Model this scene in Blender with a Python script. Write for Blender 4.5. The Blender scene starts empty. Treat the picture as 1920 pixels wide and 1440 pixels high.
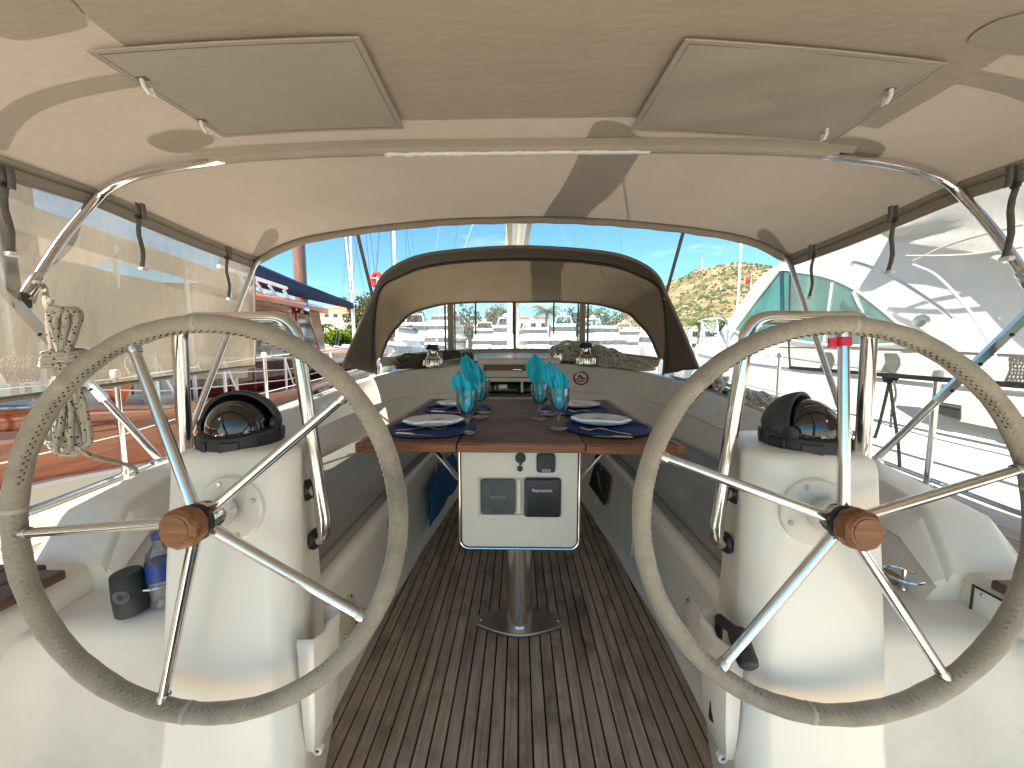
import bpy, math, random
from mathutils import Vector, Matrix, noise as mnoise
random.seed(7)
S = bpy.context.scene
COL = S.collection
R = math.radians

# ------------------------------------------------------------------ camera
EYE = Vector((0, 0, 1.2))
PITCH = math.atan(70 / 721)
YAW = math.atan(13 / 721 * math.cos(PITCH))
cam = bpy.data.cameras.new('camera')
cam.sensor_width = 36
cam.lens = 36 * 721 / 1920
cam.clip_start = 0.02
cam.clip_end = 6000
co = bpy.data.objects.new('camera', cam)
COL.objects.link(co)
co.location = EYE
co.rotation_euler = (math.pi / 2 - PITCH, 0, YAW)
S.camera = co

# ------------------------------------------------------------------ light
SUNV = Vector((-0.45, -0.80, 1.0)).normalized()      # direction towards the sun
w = bpy.data.worlds.new('World')
S.world = w
w.use_nodes = True
nt = w.node_tree
bg = nt.nodes['Background']
sky = nt.nodes.new('ShaderNodeTexSky')
sky.sky_type = 'NISHITA'
sky.sun_disc = False
sky.sun_elevation = math.asin(SUNV.z)
sky.sun_rotation = math.atan2(SUNV.x, SUNV.y)
sky.air_density = 1.0
sky.dust_density = 0.3
sky.ozone_density = 2.0
# thin high cloud, mixed into the sky by direction
tc = nt.nodes.new('ShaderNodeTexCoord')
mp = nt.nodes.new('ShaderNodeMapping')
mp.inputs['Scale'].default_value = (2.0, 2.0, 9.0)
nz = nt.nodes.new('ShaderNodeTexNoise')
nz.inputs['Scale'].default_value = 2.2
nz.inputs['Detail'].default_value = 7
nz.inputs['Roughness'].default_value = 0.62
rp = nt.nodes.new('ShaderNodeValToRGB')
rp.color_ramp.elements[0].position = 0.57
rp.color_ramp.elements[1].position = 0.85
rp.color_ramp.elements[1].color = (0.6, 0.6, 0.6, 1)
mx = nt.nodes.new('ShaderNodeMix')
mx.data_type = 'RGBA'
mx.inputs[7].default_value = (7.5, 7.9, 8.2, 1)
tint = nt.nodes.new('ShaderNodeMix')
tint.data_type = 'RGBA'
tint.blend_type = 'MULTIPLY'
tint.inputs[0].default_value = 1.0
tint.inputs[7].default_value = (0.64, 1.0, 1.05, 1)
nt.links.new(tc.outputs['Generated'], mp.inputs['Vector'])
nt.links.new(mp.outputs['Vector'], nz.inputs['Vector'])
nt.links.new(nz.outputs['Fac'], rp.inputs['Fac'])
nt.links.new(sky.outputs['Color'], tint.inputs[6])
nt.links.new(rp.outputs['Color'], mx.inputs[0])
nt.links.new(tint.outputs[2], mx.inputs[6])
nt.links.new(mx.outputs[2], bg.inputs['Color'])
bg.inputs['Strength'].default_value = 0.05

sun = bpy.data.lights.new('sun', 'SUN')
sun.energy = 4.5
sun.angle = R(0.55)
sun.color = (1.0, 0.93, 0.82)
so = bpy.data.objects.new('sun', sun)
COL.objects.link(so)
so.rotation_euler = SUNV.to_track_quat('Z', 'Y').to_euler()

S.view_settings.view_transform = 'Standard'
S.view_settings.look = 'None'
S.view_settings.gamma = 1
S.view_settings.use_curve_mapping = False
S.view_settings.exposure = 2.08
S.render.engine = 'CYCLES'
S.cycles.use_denoising = True
S.cycles.max_bounces = 10
S.cycles.diffuse_bounces = 5
S.cycles.glossy_bounces = 5
S.cycles.transmission_bounces = 8
S.cycles.transparent_max_bounces = 16
S.cycles.caustics_reflective = False
S.cycles.caustics_refractive = False
S.cycles.sample_clamp_indirect = 6

# ------------------------------------------------------------------ helpers
def V(*a): return Vector(a)

def ray(px, py):
    u = (px - 960) / 721; v = (720 - py) / 721
    cp, sp = math.cos(PITCH), math.sin(PITCH)
    x, y, z = u, cp + v * sp, -sp + v * cp
    return Vector((x * math.cos(YAW) - y * math.sin(YAW), x * math.sin(YAW) + y * math.cos(YAW), z))

def P(px, py, X=None, Y=None, Z=None):
    """the point seen at (px, py) of the 1920 x 1440 photograph that has this X, Y or Z in the world"""
    r = ray(px, py)
    t = X / r.x if X is not None else Y / r.y if Y is not None else (Z - EYE.z) / r.z
    return EYE + r * t

def PD(px, py, d):
    return EYE + ray(px, py) * d

def lerp(a, b, t): return a + (b - a) * t

def interp(tab, x):
    if x <= tab[0][0]: return tab[0][1]
    for (a, va), (b, vb) in zip(tab, tab[1:]):
        if x <= b:
            return lerp(va, vb, (x - a) / (b - a))
    return tab[-1][1]

def spline(pts, n=6, closed=False):
    pts = [Vector(p) for p in pts]
    L = len(pts)
    out = []
    segs = L if closed else L - 1
    for i in range(segs):
        if closed:
            p0, p1, p2, p3 = pts[(i - 1) % L], pts[i], pts[(i + 1) % L], pts[(i + 2) % L]
        else:
            p1, p2 = pts[i], pts[i + 1]
            p0 = pts[i - 1] if i else p1 * 2 - p2
            p3 = pts[i + 2] if i + 2 < L else p2 * 2 - p1
        for k in range(n):
            t = k / n
            out.append(0.5 * ((2 * p1) + (p2 - p0) * t + (2 * p0 - 5 * p1 + 4 * p2 - p3) * t * t + (3 * p1 - p0 - 3 * p2 + p3) * t ** 3))
    if not closed: out.append(pts[-1])
    return out

def fillet(pts, r, n=6):
    pts = [Vector(p) for p in pts]
    out = [pts[0]]
    for i in range(1, len(pts) - 1):
        a, b, c = pts[i - 1], pts[i], pts[i + 1]
        d1, d2 = (a - b), (c - b)
        rr = min(r, d1.length * .49, d2.length * .49)
        p, q = b + d1.normalized() * rr, b + d2.normalized() * rr
        for k in range(n + 1):
            t = k / n
            out.append(p * (1 - t) ** 2 + b * 2 * t * (1 - t) + q * t * t)
    out.append(pts[-1])
    return out

OFF = {}

class MB:
    def __init__(self):
        self.v = []; self.f = []
    def add(self, vs, fs):
        o = len(self.v)
        self.v += [Vector(p) for p in vs]
        self.f += [tuple(i + o for i in f) for f in fs]
        return self
    def box(self, c, s, rz=0, M=None):
        m = M or Matrix.Rotation(rz, 3, 'Z')
        vs = [Vector(c) + m @ Vector((sx * s[0] / 2, sy * s[1] / 2, sz * s[2] / 2)) for sx in (-1, 1) for sy in (-1, 1) for sz in (-1, 1)]
        return self.add(vs, [(0, 1, 3, 2), (4, 6, 7, 5), (0, 4, 5, 1), (2, 3, 7, 6), (0, 2, 6, 4), (1, 5, 7, 3)])
    def lohi(self, lo, hi):
        lo, hi = Vector(lo), Vector(hi)
        return self.box((lo + hi) / 2, hi - lo)
    def grid(self, rows, closed=False, cap=False, loop=False):
        n = len(rows[0]); vs = [p for r in rows for p in r]; fs = []
        m = len(rows)
        for i in range(m if loop else m - 1):
            i2 = (i + 1) % m
            for j in range(n if closed else n - 1):
                k = (j + 1) % n
                fs.append((i * n + j, i * n + k, i2 * n + k, i2 * n + j))
        if cap:
            fs.append(tuple(range(n))[::-1]); fs.append(tuple((m - 1) * n + j for j in range(n)))
        return self.add(vs, fs)
    def tube(self, pts, r, n=10, closed=False, cap=True, flat=1.0, up=None):
        pts = [Vector(p) for p in pts]
        L = len(pts)
        rows = []; prev = None
        for i, p in enumerate(pts):
            if closed: t = pts[(i + 1) % L] - pts[(i - 1) % L]
            else: t = pts[min(i + 1, L - 1)] - pts[max(i - 1, 0)]
            if t.length < 1e-9: t = Vector((0, 0, 1))
            t.normalize()
            if prev is None:
                a = Vector(up) if up else (Vector((0, 0, 1)) if abs(t.z) < .9 else Vector((1, 0, 0)))
                s = t.cross(a).normalized()
            else:
                s = prev - t * prev.dot(t)
                s = s.normalized() if s.length > 1e-6 else t.orthogonal().normalized()
            prev = s
            b = s.cross(t).normalized()
            rr = r[i] if isinstance(r, (list, tuple)) else r
            rows.append([p + s * math.cos(2 * math.pi * k / n) * rr + b * math.sin(2 * math.pi * k / n) * rr * flat for k in range(n)])
        return self.grid(rows, closed=True, cap=cap and not closed, loop=closed)
    def bar(self, a, b, r, n=8): return self.tube([a, b], r, n)
    def lathe(self, prof, o=(0, 0, 0), axis=(0, 0, 1), n=24, ref=None, cap=True):
        ax = Vector(axis).normalized()
        u = Vector(ref) if ref else ax.orthogonal().normalized()
        u = (u - ax * u.dot(ax)).normalized()
        w_ = ax.cross(u)
        rows = [[Vector(o) + ax * h + (u * math.cos(2 * math.pi * k / n) + w_ * math.sin(2 * math.pi * k / n)) * max(r, 1e-5) for k in range(n)] for r, h in prof]
        return self.grid(rows, closed=True, cap=cap)
    def prism(self, poly, vec):
        n = len(poly); vec = Vector(vec)
        a = [Vector(p) for p in poly]; b = [p + vec for p in a]
        fs = [tuple(range(n))[::-1], tuple(range(n, 2 * n))]
        fs += [(i, (i + 1) % n, n + (i + 1) % n, n + i) for i in range(n)]
        return self.add(a + b, fs)
    def poly(self, pts):
        return self.add(pts, [tuple(range(len(pts)))])
    def build(self, name, mat, parent=None, smooth=True, ang=38, bevel=0, solid=0, sub=0, boff=1, origin=None, seg=2):
        me = bpy.data.meshes.new(name)
        if parent is not None:
            off = OFF.get(parent.name, Vector((0, 0, 0)))
        else:
            if origin is None:
                xs = [p.x for p in self.v]; ys = [p.y for p in self.v]; zs = [p.z for p in self.v]
                origin = Vector(((min(xs) + max(xs)) / 2, (min(ys) + max(ys)) / 2, min(zs)))
            off = Vector(origin)
        me.from_pydata([tuple(p - off) for p in self.v], [], self.f)
        me.validate()
        me.update()
        for m in (mat if isinstance(mat, (list, tuple)) else [mat]): me.materials.append(m)
        if smooth:
            me.polygons.foreach_set('use_smooth', [True] * len(me.polygons))
            try: me.set_sharp_from_angle(angle=R(ang))
            except Exception: pass
        o = bpy.data.objects.new(name, me)
        COL.objects.link(o)
        OFF[o.name] = off
        if parent is not None: o.parent = parent
        else: o.location = off
        if solid:
            md = o.modifiers.new('thickness', 'SOLIDIFY'); md.thickness = solid; md.offset = boff
        if bevel:
            md = o.modifiers.new('bevel', 'BEVEL'); md.width = bevel; md.segments = seg; md.limit_method = 'ANGLE'; md.angle_limit = R(40)
        if sub:
            md = o.modifiers.new('subsurf', 'SUBSURF'); md.levels = sub; md.render_levels = sub
        return o

def tag(o, label=None, cat=None, group=None, kind=None):
    if label: o['label'] = label
    if cat: o['category'] = cat
    if group: o['group'] = group
    if kind: o['kind'] = kind
    return o

def thing(name, label, cat, loc, group=None):
    o = bpy.data.objects.new(name, None)
    o.empty_display_size = .1
    COL.objects.link(o)
    o.location = loc
    OFF[o.name] = Vector(loc)
    return tag(o, label, cat, group)

def recalc(o):
    import bmesh
    bm = bmesh.new(); bm.from_mesh(o.data); bmesh.ops.recalc_face_normals(bm, faces=bm.faces); bm.to_mesh(o.data); bm.free()
    return o

# ------------------------------------------------------------------ materials
def srgb(r, g, b):
    f = lambda c: (c / 255) / 12.92 if c / 255 <= 0.04045 else ((c / 255 + .055) / 1.055) ** 2.4
    return (f(r), f(g), f(b), 1)

class NT:
    def __init__(self, name):
        self.m = bpy.data.materials.new(name); self.m.use_nodes = True
        self.t = self.m.node_tree
        self.b = self.t.nodes['Principled BSDF']; self.out = self.t.nodes['Material Output']
    def n(self, typ, **kw):
        x = self.t.nodes.new('ShaderNode' + typ)
        for k, v in kw.items(): setattr(x, k, v)
        return x
    def l(self, a, b): self.t.links.new(a, b)
    def coord(self, scale=(1, 1, 1), rot=(0, 0, 0), which='Object', add_random=False):
        c = self.n('TexCoord'); m = self.n('Mapping')
        m.inputs['Scale'].default_value = scale; m.inputs['Rotation'].default_value = rot
        src = c.outputs[which]
        if add_random:
            oi = self.n('ObjectInfo'); cm = self.n('CombineXYZ'); ml = self.n('Math', operation='MULTIPLY'); ml.inputs[1].default_value = 37.0
            self.l(oi.outputs['Random'], ml.inputs[0]); self.l(ml.outputs[0], cm.inputs[0]); self.l(ml.outputs[0], cm.inputs[1])
            ad = self.n('VectorMath', operation='ADD'); self.l(src, ad.inputs[0]); self.l(cm.outputs[0], ad.inputs[1]); src = ad.outputs[0]
        self.l(src, m.inputs['Vector'])
        return m.outputs['Vector']
    def noise(self, vec, scale=5, detail=4, rough=.55, dist=0):
        x = self.n('TexNoise'); x.inputs['Scale'].default_value = scale; x.inputs['Detail'].default_value = detail
        x.inputs['Roughness'].default_value = rough; x.inputs['Distortion'].default_value = dist
        self.l(vec, x.inputs['Vector']); return x.outputs['Fac']
    def ramp(self, fac, stops):
        x = self.n('ValToRGB'); e = x.color_ramp.elements
        e[0].position, e[0].color = stops[0]; e[1].position, e[1].color = stops[-1]
        for p, c in stops[1:-1]:
            k = e.new(p); k.color = c
        self.l(fac, x.inputs['Fac']); return x.outputs['Color']
    def mix(self, fac, a, b, mode='MIX'):
        x = self.n('Mix', data_type='RGBA', blend_type=mode)
        for s, i in ((fac, 0), (a, 6), (b, 7)):
            if isinstance(s, (int, float)): x.inputs[i].default_value = s
            elif isinstance(s, tuple): x.inputs[i].default_value = s
            else: self.l(s, x.inputs[i])
        return x.outputs[2]
    def bump(self, h, strength=.2, dist=.01, base=None):
        x = self.n('Bump'); x.inputs['Strength'].default_value = strength; x.inputs['Distance'].default_value = dist
        self.l(h, x.inputs['Height'])
        return x.outputs['Normal']

def g(c): return (c, c, c, 1)
def mul(c, k): return (min(c[0] * k, 1), min(c[1] * k, 1), min(c[2] * k, 1), 1)

def pmat(name, col, rough=.5, metal=0, var=.12, vscale=6, bump=0, bscale=80, bdist=.003, coat=0, rvar=0, spec=None, rnd=0, dirt=None, dscale=3, stretch=(1, 1, 1)):
    k = NT(name)
    vec = k.coord(stretch, add_random=rnd > 0)
    f = k.noise(vec, vscale, 5)
    c = k.ramp(f, [(.3, mul(col, 1 - var)), (.7, mul(col, 1 + var))])
    if dirt:
        d = k.noise(vec, dscale, 8, .7)
        c = k.mix(k.ramp(d, [(.5, g(0)), (.78, g(.7))]), c, dirt)
    if rnd:
        oi = k.n('ObjectInfo'); mr = k.n('MapRange'); mr.inputs['To Min'].default_value = 1 - rnd; mr.inputs['To Max'].default_value = 1 + rnd
        k.l(oi.outputs['Random'], mr.inputs['Value'])
        hv = k.n('HueSaturation'); k.l(mr.outputs[0], hv.inputs['Value']); k.l(c, hv.inputs['Color']); c = hv.outputs['Color']
    k.l(c, k.b.inputs['Base Color'])
    k.b.inputs['Metallic'].default_value = metal
    k.b.inputs['Roughness'].default_value = rough
    if rvar:
        rr = k.n('MapRange'); rr.inputs['To Min'].default_value = max(0, rough - rvar); rr.inputs['To Max'].default_value = rough + rvar
        k.l(k.noise(vec, vscale * 3, 6), rr.inputs['Value']); k.l(rr.outputs[0], k.b.inputs['Roughness'])
    if coat:
        k.b.inputs['Coat Weight'].default_value = coat; k.b.inputs['Coat Roughness'].default_value = .06
    if spec is not None: k.b.inputs['Specular IOR Level'].default_value = spec
    if bump:
        k.l(k.bump(k.noise(vec, bscale, 3), bump, bdist), k.b.inputs['Normal'])
    return k.m

def cloth(name, col, transl=.5, weave=900, alpha=0.0, var=.08, wr=.35, wrs=4, hole=None):
    """woven cloth: diffuse + translucent, weave and wrinkle relief; alpha = share of open mesh"""
    k = NT(name)
    vec = k.coord()
    f = k.noise(vec, 3.5, 6, .6)
    st = k.noise(k.coord((6, 220, 40)), 3, 3)
    c = k.ramp(f, [(.3, mul(col, 1 - var)), (.7, mul(col, 1 + var))])
    c = k.mix(.55, c, k.ramp(st, [(.3, mul(col, .82)), (.7, mul(col, 1.15))]))
    d = k.n('BsdfDiffuse'); t = k.n('BsdfTranslucent')
    k.l(c, d.inputs['Color']); k.l(c, t.inputs['Color'])
    h = k.noise(vec, weave, 1); h2 = k.noise(k.coord((1, 3, 1)), wrs, 4)
    ad = k.n('Math', operation='MULTIPLY_ADD'); ad.inputs[1].default_value = .06; k.l(h, ad.inputs[0]); k.l(h2, ad.inputs[2])
    nrm = k.bump(ad.outputs[0], wr, .03)
    k.l(nrm, d.inputs['Normal']); k.l(nrm, t.inputs['Normal'])
    ms = k.n('MixShader'); ms.inputs[0].default_value = transl
    k.l(d.outputs[0], ms.inputs[1]); k.l(t.outputs[0], ms.inputs[2])
    res = ms.outputs[0]
    if alpha:
        tr = k.n('BsdfTransparent'); m2 = k.n('MixShader'); m2.inputs[0].default_value = alpha
        k.l(res, m2.inputs[1]); k.l(tr.outputs[0], m2.inputs[2]); res = m2.outputs[0]
    k.l(res, k.out.inputs['Surface'])
    return k.m

def wood(name, a, b, rough=.55, coat=0, axis='y', scale=1.0, rnd=.15, wear=None, bump=.15):
    k = NT(name)
    sc = {'y': (38, 2.2, 38), 'x': (2.2, 38, 38), 'z': (38, 38, 2.2)}[axis]
    sc = tuple(s * scale for s in sc)
    vec = k.coord(sc, add_random=True)
    f = k.noise(vec, 1.6, 8, .65, .8)
    c = k.ramp(f, [(.28, a), (.5, mul(tuple((x + y) / 2 for x, y in zip(a, b)), 1)), (.72, b)])
    if wear:
        wv = k.noise(k.coord((1, 1, 1), add_random=True), 4.5, 8, .7)
        c = k.mix(k.ramp(wv, [(.48, g(0)), (.66, g(.85))]), c, wear)
    oi = k.n('ObjectInfo'); mr = k.n('MapRange'); mr.inputs['To Min'].default_value = 1 - rnd; mr.inputs['To Max'].default_value = 1 + rnd
    k.l(oi.outputs['Random'], mr.inputs['Value'])
    hv = k.n('HueSaturation'); k.l(mr.outputs[0], hv.inputs['Value']); k.l(c, hv.inputs['Color'])
    k.l(hv.outputs['Color'], k.b.inputs['Base Color'])
    k.b.inputs['Roughness'].default_value = rough
    k.b.inputs['Coat Weight'].default_value = coat; k.b.inputs['Coat Roughness'].default_value = .08
    k.l(k.bump(f, bump, .004), k.b.inputs['Normal'])
    return k.m

def glassm(name, col=(1, 1, 1, 1), rough=0.0, ior=1.45):
    k = NT(name)
    k.b.inputs['Base Color'].default_value = col
    k.b.inputs['Transmission Weight'].default_value = 1
    k.b.inputs['Roughness'].default_value = rough
    k.b.inputs['IOR'].default_value = ior
    return k.m

def sheet_glass(name, tintc, clear=.75, rough=.05, milk=(.8, .8, .78, 1), milky=.1, wob=0):
    """thin pane or vinyl: see-through share, a little milkiness, a reflecting surface"""
    k = NT(name)
    tr = k.n('BsdfTransparent'); tr.inputs['Color'].default_value = tintc
    gl = k.n('BsdfGlossy'); gl.inputs['Roughness'].default_value = rough
    df = k.n('BsdfTranslucent'); df.inputs['Color'].default_value = milk
    d2 = k.n('BsdfDiffuse'); d2.inputs['Color'].default_value = milk
    mm = k.n('MixShader'); mm.inputs[0].default_value = .5; k.l(df.outputs[0], mm.inputs[1]); k.l(d2.outputs[0], mm.inputs[2])
    m1 = k.n('MixShader'); m1.inputs[0].default_value = milky
    k.l(tr.outputs[0], m1.inputs[1]); k.l(mm.outputs[0], m1.inputs[2])
    if wob:
        s = k.noise(k.coord((30, 30, 5)), 1.5, 6, .6, 1.5)
        k.l(k.ramp(s, [(.55, g(milky * .5)), (.75, g(min(1, milky * 3)))]), m1.inputs[0])
        nrm = k.bump(k.noise(k.coord((5, 5, 2)), 3, 4), .5, .03); k.l(nrm, gl.inputs['Normal'])
    fr = k.n('Fresnel'); fr.inputs['IOR'].default_value = 1.45
    sc = k.n('Math', operation='MULTIPLY'); sc.inputs[1].default_value = (1 - clear) * 2
    k.l(fr.outputs[0], sc.inputs[0])
    m2 = k.n('MixShader'); k.l(sc.outputs[0], m2.inputs[0]); k.l(m1.outputs[0], m2.inputs[1]); k.l(gl.outputs[0], m2.inputs[2])
    k.l(m2.outputs[0], k.out.inputs['Surface'])
    return k.m

M = {}
M['gelcoat'] = pmat('white gelcoat', (.83, .785, .705, 1), .32, var=.03, vscale=2.5, bump=.05, bscale=5, bdist=.004, rvar=.08, dirt=(.62, .57, .5, 1), dscale=1.4)
M['nonslip'] = pmat('nonslip gelcoat', (.82, .775, .70, 1), .5, var=.03, vscale=3, bump=.12, bscale=420, bdist=.001, dirt=(.6, .55, .48, 1), dscale=1.8)
M['cream'] = pmat('cream moulding', (.80, .75, .66, 1), .4, var=.03, vscale=4)
M['steel'] = pmat('polished stainless', (.74, .72, .69, 1), .13, 1, var=.05, vscale=30, rvar=.05)
M['brushed'] = pmat('dull stainless', (.6, .58, .55, 1), .3, 1, var=.08, vscale=20, rvar=.08)
M['black'] = pmat('black plastic', (.018, .018, .02, 1), .45, var=.2, vscale=20, bump=.06, bscale=300)
M['rubber'] = pmat('worn black rubber', (.03, .032, .034, 1), .6, var=.25, vscale=15, bump=.1, bscale=200, dirt=(.09, .09, .09, 1), dscale=8)
M['dome'] = pmat('dark compass dome', (.006, .006, .008, 1), .04, var=.1, coat=1)
M['caulk'] = pmat('black caulking', (.012, .012, .012, 1), .6)
M['plank'] = wood('weathered teak', srgb(136, 120, 104), srgb(192, 174, 154), .62, rnd=.14, wear=srgb(116, 102, 88), bump=.35)
M['teak_table'] = wood('oiled teak top', srgb(60, 41, 32), srgb(138, 104, 80), .6, axis='x', rnd=.08, wear=srgb(38, 29, 26), bump=.2)
M['teak_edge'] = wood('teak edging', srgb(98, 54, 32), srgb(168, 108, 66), .4, axis='x', rnd=.08, bump=.2)
M['teak_dark'] = wood('dark teak', srgb(66, 50, 42), srgb(110, 88, 74), .5, axis='x', rnd=.1)
M['knob'] = wood('knob wood', srgb(84, 48, 26), srgb(160, 106, 62), .45, axis='x', scale=1.2, rnd=.1, wear=srgb(120, 76, 44))
M['mahogany'] = wood('varnished mahogany', srgb(118, 50, 18), srgb(184, 100, 46), .2, coat=1, axis='y', scale=.5, rnd=.1, bump=.05)
M['mahogany_dark'] = wood('dark varnished mahogany', srgb(66, 16, 9), srgb(112, 36, 20), .14, coat=1, axis='y', scale=.5, rnd=.1, bump=.04)
M['mast_wood'] = wood('varnished mast', srgb(84, 52, 36), srgb(132, 90, 66), .3, coat=.8, axis='z', scale=.6, rnd=.05, bump=.04)
M['canvas'] = cloth('bimini canvas', (.455, .38, .305, 1), .08, wr=.22)
M['canvas_grey'] = cloth('canvas lining patch', (.42, .37, .30, 1), .08, wr=.1)
M['hem'] = cloth('canvas hem band', (.42, .37, .30, 1), .15, wr=.15)
M['flap'] = cloth('canvas flap', (.43, .385, .325, 1), .04, wr=.22, wrs=2)
M['hood'] = cloth('spray hood canvas', (.22, .19, .155, 1), .1, wr=.5, wrs=5)
M['hood_in'] = cloth('spray hood lining', (.28, .215, .14, 1), .10, wr=.3, wrs=5)
M['screen'] = cloth('beige mesh screen', (.44, .385, .30, 1), .36, alpha=.32, wr=.9, wrs=2)  # sunlit copy of the mesh: denser and darker, carrying the veil of glow
M['sun_blocker'] = cloth('beige sun-blocking cloth', (.45, .39, .31, 1), .12, wr=.5, wrs=2)  # cloth of the added panels that block sun aft of the mesh
M['screen_shade_side'] = cloth('shade-side beige mesh copy', (.68, .63, .55, 1), .45, alpha=.6, wr=.5, wrs=2)  # same mesh for the shaded right side, coloured paler and made clearer
M['strap'] = pmat('grey webbing', (.15, .14, .12, 1), .8, var=.2, vscale=60, bump=.2, bscale=500)
M['white_plastic'] = pmat('white plastic', (.8, .79, .76, 1), .35, var=.03)
M['leather'] = None
M['cushion'] = pmat('grey cushion cloth', (.27, .262, .235, 1), .75, var=.15, vscale=9, bump=.25, bscale=900, bdist=.001, stretch=(1, .3, 1))
M['navy'] = pmat('woven navy mat', (.012, .045, .16, 1), .75, var=.3, vscale=90, bump=.5, bscale=300, bdist=.002)
M['china'] = pmat('glazed china', (.8, .79, .79, 1), .06, var=.02, coat=.6)
M['glass'] = sheet_glass('drinking glass', (.97, .98, .98, 1), .6, .01, (.9, .9, .9, 1), .02)
M['napkin'] = pmat('turquoise paper napkin', (.02, .52, .70, 1), .75, var=.12, vscale=14, bump=.2, bscale=90)
M['cutlery'] = pmat('cutlery steel', (.72, .71, .7, 1), .16, 1, var=.04)
M['vinyl'] = sheet_glass('clear window vinyl', (.95, .95, .93, 1), .75, .08, (.9, .89, .86, 1), .42, wob=1)
M['blue_bag'] = pmat('blue fabric', (.012, .12, .34, 1), .7, var=.25, vscale=8, bump=.4, bscale=14, bdist=.02)
M['speaker'] = pmat('yellowed speaker grille', (.66, .63, .44, 1), .5, var=.08, vscale=200)
M['red_tape'] = pmat('red tape', (.62, .012, .05, 1), .45, var=.1)
M['sign_red'] = pmat('sign red', (.45, .02, .02, 1), .4, var=.05)
M['white_paint'] = pmat('white paint', (.82, .82, .8, 1), .25, var=.02, vscale=2)
M['yacht_white'] = pmat('motor yacht gelcoat', (.58, .575, .56, 1), .16, var=.02, vscale=1.2, coat=.4)
M['cover'] = cloth('white boat cover', (.54, .53, .50, 1), .15, wr=.9, wrs=1.6)
M['tinted'] = sheet_glass('green tinted windscreen', (.24, .66, .52, 1), .45, .02, (.1, .35, .28, 1), .10)
M['dark_glass'] = pmat('dark window glass', (.012, .016, .016, 1), .04, var=.1, coat=1)
M['navy_canvas'] = pmat('navy boom cover', (.008, .018, .065, 1), .7, var=.2, vscale=5, bump=.3, bscale=12, bdist=.02)
M['orange'] = pmat('orange buoy', (.82, .16, .03, 1), .5, var=.08)
M['yellow'] = pmat('yellow plastic', (.82, .5, .02, 1), .5, var=.06)
M['alu'] = pmat('white painted spar', (.78, .77, .74, 1), .3, var=.04, vscale=8)
M['grey_spar'] = pmat('grey anodised spar', (.42, .43, .43, 1), .35, .6, var=.08, vscale=8)
M['wire'] = pmat('rigging wire', (.3, .3, .3, 1), .35, .8)
M['dark_rope'] = pmat('dark braided rope', (.10, .085, .07, 1), .85, var=.35, vscale=150, bump=.6, bscale=260)
M['awning'] = cloth('beige awning', (.62, .53, .40, 1), .35, wr=.6, wrs=1.5)
M['bottle'] = sheet_glass('clear bottle plastic', (.9, .94, .96, 1), .6, .05, (.8, .85, .88, 1), .12)
M['bottle_label'] = pmat('blue bottle label', (.02, .06, .3, 1), .4, var=.2, vscale=40)
M['recess'] = pmat('recess lining', (.60, .55, .46, 1), .4, var=.04)
M['far_glass'] = pmat('distant window glass', (.06, .07, .075, 1), .1, var=.2)
M['tan_board'] = pmat('beige interior board', (.55, .47, .34, 1), .5, var=.05)
M['flag_red'] = pmat('red flag cloth', (.7, .015, .02, 1), .7, var=.1)

def rope_mat(name, col, fleck, s=70, th=.2):
    k = NT(name)
    vec = k.coord()
    vo = k.n('TexVoronoi'); vo.inputs['Scale'].default_value = s; k.l(vec, vo.inputs['Vector'])
    c = k.ramp(k.noise(vec, 60, 3), [(.3, mul(col, .8)), (.7, mul(col, 1.1))])
    k.l(k.mix(k.ramp(vo.outputs['Distance'], [(th, g(1)), (th + .04, g(0))]), c, fleck), k.b.inputs['Base Color'])
    k.b.inputs['Roughness'].default_value = .85
    k.l(k.bump(k.noise(vec, 350, 2), .5, .003), k.b.inputs['Normal'])
    return k.m
M['rope'] = rope_mat('white rope with black flecks', (.50, .45, .37, 1), (.02, .02, .025, 1), 75, .24)
M['rope_grey'] = rope_mat('grey braided rope', (.76, .70, .60, 1), (.10, .09, .08, 1), 90, .34)

def leather_mat():
    k = NT('suede wheel leather')
    vec = k.coord()
    a = k.ramp(k.noise(vec, 9, 8, .65), [(.3, (.24, .20, .15, 1)), (.5, (.34, .285, .215, 1)), (.72, (.44, .375, .285, 1))])
    b = k.ramp(k.noise(vec, 4, 7, .7), [(.47, g(0)), (.66, g(.9))])
    c = k.mix(b, a, (.13, .12, .092, 1))
    r = k.ramp(k.noise(vec, 2.4, 4, .6), [(.66, g(0)), (.8, g(.5))])
    c = k.mix(r, c, (.17, .085, .05, 1))
    fine = k.noise(vec, 220, 3)
    c = k.mix(.25, c, k.ramp(fine, [(.3, (.12, .11, .085, 1)), (.7, (.4, .36, .29, 1))]))
    k.l(c, k.b.inputs['Base Color']); k.b.inputs['Roughness'].default_value = .85
    k.b.inputs['Sheen Weight'].default_value = .25
    k.l(k.bump(fine, .3, .002), k.b.inputs['Normal'])
    return k.m
M['leather'] = leather_mat()
M['stitch'] = pmat('stitch thread', (.42, .39, .33, 1), .8)
M['stitch_dark'] = pmat('dark stitch thread', (.05, .045, .04, 1), .8)
# ================================================================== COCKPIT (structure)
HW = [(.3, .61), (1.0, .605), (1.5, .61), (2.15, .572), (2.6, .53), (3.0, .49), (3.5, .44), (4.0, .38)]
def hw(y): return interp(HW, y)

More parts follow.
